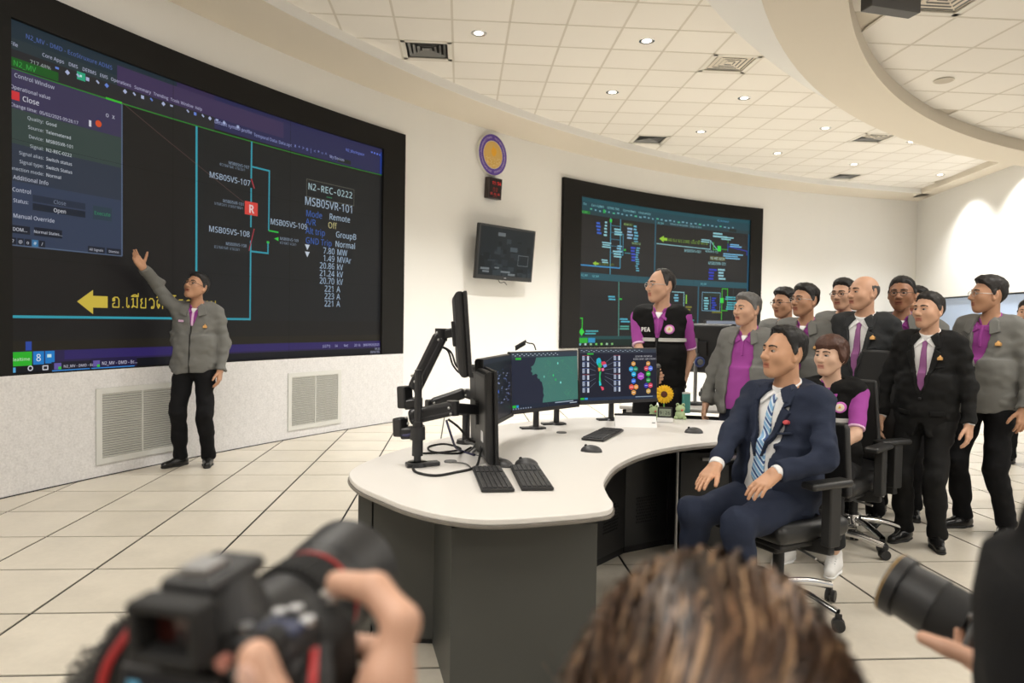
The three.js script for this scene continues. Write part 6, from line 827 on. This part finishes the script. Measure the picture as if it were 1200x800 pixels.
{ const p = ground(1070, 500, 6.1); person({ label: 'person mostly hidden behind the black suited man, dark hair showing', pos: p, yaw: facing(p, 5), height: HT(1072, 336, 6.1), skin: SK.tan, hair: 'short', hairOpt: { thick: .024 }, headYaw: -.3, wear: { shirt: PURPLE, openCollar: true, coat: GREYJ, hem: -.1, off: .026, loose: .02, wing: true } }); }
{ const p = atY(1080, 636, 0); person({ label: 'person standing in black suit, white shirt and purple tie', pos: p, yaw: facing(p, 14), height: HT(1086, 340, 4.42), fat: .008, shoulder: 1.03, skin: [.58, .335, .22], fine: .0038, fineHair: .004, hair: 'short', hairOpt: { thick: .018, puff: .4 }, hairCol: HCOL.soft, headYaw: -.42, headPitch: .05,
  arms: [{ wrist: [-.27, .86, .05] }, { wrist: [.27, .86, .06] }], legs: [{ ankle: [-.11, .085, -.0], toe: [-.2, 0, 1] }, { ankle: [.09, .085, .02], toe: [.45, 0, 1] }],
  wear: { shirt: WHITE, coat: DARKSUIT, hem: -.18, off: .022, loose: .014, open: [[.51, .08], [.1, .0], [-.08, .0], [-.2, .05]], lapel: .1, tie: MAUVE, pin: [.1, .36], pocket: true, hips: true, button: .085, shirtCuff: true, cut: 1.95, trousers: DARKSUIT } }); }
{ const p = atY(1150, 622, 0); person({ label: 'person in gold glasses and zipped grey jacket on the far right of the group', pos: p, yaw: facing(p, 26), height: HT(1160, 320, 4.65), fat: .006, skin: SK.tan, fine: .0038, hair: 'short', hairOpt: { thick: .026, puff: .8 }, hairCol: HCOL.soft, glasses: 'thin', headYaw: -.70, headPitch: .06,
  arms: [{}, { wrist: [.27, .87, .08], palm: [-.8, 0, -.6] }], legs: [{ ankle: [-.12, .085, .0], toe: [-.3, 0, 1] }, { ankle: [.13, .085, -.05], toe: [.2, 0, 1] }],
  wear: { shirt: PURPLE, openCollar: true, placket: PURPLE, coat: GREYJ, hem: -.12, off: .027, loose: .024, open: [[.5, .06], [.3, .035], [.2, .0], [-.2, -.01]], wing: true, zip: .2, tab: [[-.14, .34], [-.09, .34], [-.09, .36], [-.14, .36]], pin: [.115, .355] } }); }
{ const p = ground(1199, 500, 7.4); person({ label: 'person with only half a face showing at the right picture edge', pos: p, yaw: facing(p, 5), height: HT(1198, 352, 7.4), skin: SK.mid, hair: 'short', hairOpt: { thick: .024 }, headYaw: -.1, wear: { shirt: PURPLE, openCollar: true, coat: VEST, hem: -.1, off: .024, loose: .01, wing: true } }); }
// ---------------------------------------------------------------- photographers in front, out of focus
{ // brown head at the lower edge
  const hc = at(826, 868, .58), o = { label: 'person kneeling in front with tousled brown hair, seen from behind', pos: V(hc.x, 0, hc.z + .03), yaw: Math.PI - .1, y: hc.y - 1.182, height: 1.72, pelvis: [0, .5, 0], skin: SK.mid, hair: 'fringe', hairCol: lin(.035, .019, .012), hairOpt: { thick: .022, side: .016 }, headPitch: -.1, legs: [{ ankle: [-.12, .07, -.4] }, { ankle: [.12, .07, -.4] }], wear: { shirt: fabric(lin(.03, .03, .035)), openCollar: true, short: .9, trousers: P_BLACK } };
  o.y = 0; o.pelvis = [0, hc.y - .682, 0]; const g = person(o); const m = part(g, 'hair_strands', strands(o.Hm, headField(), { n: 5600, len: .13, seed: 11, swirl: .35, fly: .012, w: .0028, crown: [-.07, .09, .06], patchy: 1.5, cols: [[.05, .026, .015], [.11, .058, .031], [.24, .145, .08]] }), strandM); m.userData.kind = 'stuff';
}
{ // dark head beyond the left camera
  const hc = at(222, 856, .74), o = { label: 'person crouching with black hair, half hidden behind the large camera', pos: V(hc.x, 0, hc.z + .03), yaw: Math.PI - .2, height: 1.72, pelvis: [0, hc.y - .682, 0], skin: SK.mid, hair: 'fringe', hairCol: lin(.012, .011, .011), hairOpt: { thick: .024, side: .018 }, legs: [{ ankle: [-.12, .07, -.1], pole: [-.1, .2, 1] }, { ankle: [.12, .07, -.1], pole: [.1, .2, 1] }], wear: { shirt: fabric(lin(.02, .02, .022)), openCollar: true, short: .9, trousers: P_BLACK } };
  const g = person(o); const m = part(g, 'hair_strands', strands(o.Hm, headField(), { n: 2600, len: .09, seed: 23, swirl: -.3, fly: .014, w: .001, cols: [[.012, .011, .011], [.02, .018, .017], [.035, .03, .028]] }), strandM); m.userData.kind = 'stuff';
}
const CAMB = std(lin(.016, .016, .017), .5), RUB = std(lin(.012, .012, .012), .75), REDC = std(lin(.42, .02, .02), .5);
const zcyl = (r0, r1, l, x, y, z, n = 40) => { const g = new THREE.CylinderGeometry(r0, r1, l, n); g.rotateX(Math.PI / 2); g.translate(x, y, z); return g; };
let camG;
{ // large camera lower left, seen from behind and above
  const c = at(268, 794, .50); camG = thing('photo_camera', 'large black camera with red strap and long lens, out of focus in front', 'camera'); camG.position.copy(c); camG.rotation.order = 'YXZ'; camG.rotation.set(.05, -.36, .03);
  part(camG, 'body', merge([box(.142, .088, .05, 0, -.012, 0, .014), box(.13, .03, .056, 0, .028, -.002, .012)]), CAMB); part(camG, 'grip', merge([box(.042, .098, .05, .056, -.012, -.034, .018)]), RUB);
  const hump = new THREE.CylinderGeometry(.026, .040, .032, 6); hump.scale(1.05, 1, .95); hump.translate(-.012, .056, -.006); part(camG, 'prism_hump', merge([hump, box(.045, .012, .06, -.012, .072, -.006, .005)]), CAMB); part(camG, 'hot_shoe', box(.022, .006, .024, -.012, .081, .004), M.steel);
  const ec = part(camG, 'eyecup', merge([box(.05, .008, .022, -.012, .068, .036, .003), box(.05, .008, .022, -.012, .034, .036, .003), box(.008, .04, .022, -.036, .051, .036, .003), box(.008, .04, .022, .012, .051, .036, .003)]), RUB); part(ec, 'eyepiece', box(.036, .026, .004, -.012, .051, .027), std(lin(.06, .015, .012), .1));
  const lcdT = canvasTex(256, 170, x => { R_(x, 0, 0, 256, 170, '#0d0f16'); R_(x, 10, 20, 34, 26, '#5aa0b8'); R_(x, 120, 40, 70, 22, '#4f94ae'); R_(x, 205, 30, 30, 120, '#222630'); R_(x, 60, 100, 60, 40, '#161a24'); });
  const lc = part(camG, 'rear_screen', box(.082, .06, .006, -.022, -.012, .028, .002), M.blackPlastic); part(lc, 'display', faceRect(.076, .053, .0316).translate(-.022, -.012, 0), screenMat(lcdT, .8));
  part(camG, 'top_display', box(.028, .003, .018, .05, .0445, .004), std(lin(.03, .04, .09), .2)); const dial = part(camG, 'mode_dial', cyl(.014, .014, .012, -.052, .049, .0, 24), CAMB); part(dial, 'dial_cap', cyl(.011, .011, .002, -.052, .056, 0), M.steel);
  part(camG, 'command_dial', zcyl(.011, .011, .014, .052, .042, .022, 24), RUB); part(camG, 'shutter_button', cyl(.007, .008, .006, .056, .046, -.045), M.chrome); for (const [x, y, z] of [[.026, .0455, .012], [.036, .0455, -.012], [.044, .0455, -.02], [.062, .0455, -.006]]) part(camG, 'button', cyl(.005, .005, .004, x, y, z, 14), M.steel); for (const [x, y] of [[.032, .024], [.048, .01], [.048, -.03], [.036, -.012]]) part(camG, 'button', zcyl(.0055, .0055, .006, x, y, .028, 14), M.greyPlastic); part(camG, 'record_button', zcyl(.005, .005, .006, .022, .03, .03, 14), std(lin(.6, .25, .2), .4)); part(camG, 'control_wheel', zcyl(.016, .016, .006, .05, -.012, .028, 28), RUB);
  const ln = part(camG, 'lens_barrel', merge([zcyl(.036, .036, .02, -.012, 0, -.034), zcyl(.0405, .0385, .05, -.012, 0, -.068)]), CAMB); const ribs = []; for (let i = 0; i < 48; i++) { const a = i / 48 * Math.PI * 2; const b = box(.003, .003, .03, 0, .0425, -.108); b.rotateZ(a); b.translate(-.012, 0, 0); ribs.push(b); } part(ln, 'zoom_ring', merge([zcyl(.042, .042, .034, -.012, 0, -.108), ...ribs]), RUB); part(ln, 'red_ring', zcyl(.0432, .0432, .0025, -.012, 0, -.128), REDC, 'thin red ring'); part(ln, 'front_barrel', zcyl(.043, .043, .016, -.012, 0, -.137), CAMB);
  const hood = new THREE.LatheGeometry([[.043, 0], [.047, .006], [.0515, .05], [.0495, .05], [.044, .006]].map(a => new THREE.Vector2(...a)), 48); hood.rotateX(-Math.PI / 2); hood.translate(-.012, 0, -.142); part(ln, 'lens_hood', hood, CAMB); part(ln, 'front_glass', zcyl(.040, .040, .003, -.012, 0, -.146), std(lin(.02, .02, .03), .05));
  const strap = (pts, w) => { const cv = new THREE.CatmullRomCurve3(pts.map(p => V(...p))), n = 30, pos = [], idx = []; for (let i = 0; i <= n; i++) { const p = cv.getPoint(i / n), t = cv.getTangent(i / n), s = t.clone().cross(V(.3, .1, 1)).normalize().multiplyScalar(w / 2), d = t.clone().cross(s).normalize().multiplyScalar(.001); for (const [a, b] of [[1, 1], [-1, 1], [-1, -1], [1, -1]]) pos.push(p.x + s.x * a + d.x * b, p.y + s.y * a + d.y * b, p.z + s.z * a + d.z * b); if (i) for (let k = 0; k < 4; k++) { const u = (i - 1) * 4 + k, v = (i - 1) * 4 + (k + 1) % 4; idx.push(u, v, u + 4, v, v + 4, u + 4); } } const g = new THREE.BufferGeometry(); g.setAttribute('position', new THREE.Float32BufferAttribute(pos, 3)); g.setIndex(idx); g.computeVertexNormals(); return g; };
  const st = part(camG, 'strap', strap([[-.073, .034, .005], [-.082, .01, .022], [-.085, -.03, .03], [-.087, -.09, .03]], .022), RUB, 'black strap with red edge'); part(st, 'strap_stripe', strap([[-.073, .034, .0075], [-.082, .01, .0245], [-.085, -.03, .0325], [-.087, -.09, .0325]], .006), REDC);
  const s2 = part(camG, 'strap', strap([[.072, .03, .0], [.084, .02, .02], [.088, -.01, .034], [.094, -.06, .04]], .022), RUB); part(s2, 'strap_stripe', strap([[.072, .031, .002], [.083, .021, .0225], [.087, -.01, .0365], [.093, -.06, .0425]], .005), REDC);
  camG.updateMatrixWorld(true);
}
{ // the hand on that camera and its owner beside the picture
  const W = (x, y, z) => V(x, y, z).applyMatrix4(camG.matrixWorld);
  const o = { label: 'person beside the frame gripping the large camera with one hand', pos: V(-.50, 0, .22), yaw: Math.PI + .1, height: 1.74, skin: [.62, .36, .25], hair: 'short', arms: [{}, { world: W(.085, -.135, .03), pole: [.4, -1, -.4], hide: true }].reverse(), wear: { shirt: fabric(lin(.04, .04, .05)), openCollar: true, short: .9, trousers: P_NAVY } };
  o.extra = loc => {
    const L = (x, y, z) => loc(W(x, y, z)); const C = (a, b, r0, r1) => cone(L(...a), L(...b), r0, r1);
    const palm = [C([.086, -.125, .03], [.094, -.05, .006], .026, .022), C([.102, -.05, .006], [.116, .005, -.014], .022, .018), C([.09, -.10, .03], [.076, -.055, .036], .02, .017), C([.108, -.05, -.01], [.108, -.01, -.03], .018, .014), C([.096, -.09, .0], [.098, -.04, -.03], .018, .014)];
    const fin = [[C([.116, .005, -.014], [.121, .040, -.030], .0145, .0125), C([.121, .040, -.030], [.094, .055, -.044], .0125, .0112), C([.094, .055, -.044], [.060, .054, -.050], .0112, .009)], [C([.100, -.008, -.03], [.088, -.004, -.066], .0115, .011), C([.088, -.004, -.066], [.052, -.006, -.072], .011, .0095)], [C([.100, -.03, -.03], [.088, -.028, -.066], .0115, .0105), C([.088, -.028, -.066], [.052, -.03, -.07], .0105, .009)], [C([.098, -.052, -.03], [.086, -.052, -.062], .0105, .0095), C([.086, -.052, -.062], [.054, -.053, -.066], .0095, .008)], [C([.098, -.075, .034], [.082, -.018, .046], .019, .016), C([.082, -.018, .046], [.068, .018, .048], .0155, .0145), C([.068, .018, .048], [.058, .044, .044], .0145, .0115)]];
    const f = (x, y, z) => { let m = 1e9; for (const q of palm) m = smin(m, q(x, y, z), .02); let b = m; for (const F of fin) { let g = 1e9; for (const q of F) g = smin(g, q(x, y, z), .005); b = Math.min(b, smin(m, g, .012)); } return b; };
    const mn = [1e9, 1e9, 1e9], mx = [-1e9, -1e9, -1e9]; for (const p of [[.03, .08, -.08], [.15, -.15, .07], [.15, .08, .07], [.03, -.15, -.08], [.03, .08, .07], [.15, -.15, -.08], [.03, -.15, .07], [.15, .08, -.08]]) { const q = L(...p); ['x', 'y', 'z'].forEach((k, i) => { mn[i] = Math.min(mn[i], q[k] - .01); mx[i] = Math.max(mx[i], q[k] + .01); }); }
    return [surfaceNet(f, mn, mx, .003)];
  };
  const g = person(o); // thumb nail
  const nail = new THREE.SphereGeometry(1, 14, 10); nail.scale(.0075, .0095, .003); nail.translate(.060, .038, .0565); nail.applyMatrix4(camG.matrixWorld); g.updateMatrixWorld(true); nail.applyMatrix4(g.matrixWorld.clone().invert()); part(g, 'thumb_nail', nail, std(lin(.72, .46, .37), .3));
}
{ // second camera, right edge, with a long lens pointing into the room
  const c = at(1226, 786, .92), g = thing('photo_camera', 'black camera with telephoto lens and yellow strap at the right edge', 'camera'); g.position.copy(c); g.rotation.order = 'YXZ'; g.rotation.set(.30, .62, 0);
  part(g, 'body', merge([box(.14, .09, .05, .01, -.012, .02, .014), box(.06, .03, .05, .01, .045, .02, .012)]), CAMB); part(g, 'grip', box(.04, .095, .05, .065, -.012, -.01, .016), RUB); part(g, 'rear_screen', box(.08, .055, .004, 0, -.012, .047), std(lin(.05, .10, .2), .3));
  const l = part(g, 'lens_barrel', merge([zcyl(.036, .036, .02, 0, 0, -.012), zcyl(.040, .036, .07, 0, 0, -.055)]), CAMB); part(l, 'zoom_ring', zcyl(.0425, .0425, .045, 0, 0, -.115), RUB); part(l, 'front_barrel', zcyl(.044, .041, .05, 0, 0, -.16), CAMB); part(l, 'front_ring', zcyl(.046, .046, .02, 0, 0, -.193), CAMB); part(l, 'gold_ring', zcyl(.0465, .0465, .002, 0, 0, -.2), std(lin(.45, .28, .1), .4)); part(l, 'front_glass', zcyl(.041, .041, .004, 0, 0, -.2), std(lin(.02, .025, .03), .05)); for (let i = 0; i < 3; i++) part(l, 'switch', box(.008, .006, .014, -.03, .028, -.05 - i * .018), M.steel); part(l, 'tripod_collar', new THREE.TorusGeometry(.041, .006, 10, 36).translate(0, 0, -.08), M.greyPlastic);
  part(g, 'strap', tube([[-.065, .03, .02], [-.075, -.02, .03], [-.07, -.08, .03], [-.072, -.16, .03]], .006, 24, 8), std(lin(.5, .42, .02), .6), 'yellow strap');
  g.updateMatrixWorld(true); const W = (x, y, z) => V(x, y, z).applyMatrix4(g.matrixWorld);
  const p = at(1462, 500, .60); person({ label: 'person in black at the right picture edge holding the telephoto camera', pos: V(p.x, 0, p.z), yaw: Math.PI + .55, height: 1.78, skin: [.55, .31, .21], hair: 'short', arms: [{ world: W(.10, -.07, .02), pole: [-.6, -1, -.2], dirW: W(.06, .03, -.03), palm: [.5, 0, .2], curl: [.6, .7, .75, .8] }, { world: W(.05, -.165, .01), pole: [.15, -1, 0], dirW: W(.03, -.07, -.08), palm: [0, .9, .2], curl: [.7, .75, .8, .85], thumb: [1, .1, .5] }], wear: { shirt: fabric(lin(.01, .01, .01)), coat: fabric(lin(.009, .009, .0095)), hem: -.12, off: .03, loose: .03, wing: true, trousers: P_BLACK, cut: 1.92 } });
}
shade(scene);
renderer.render(scene, camera);
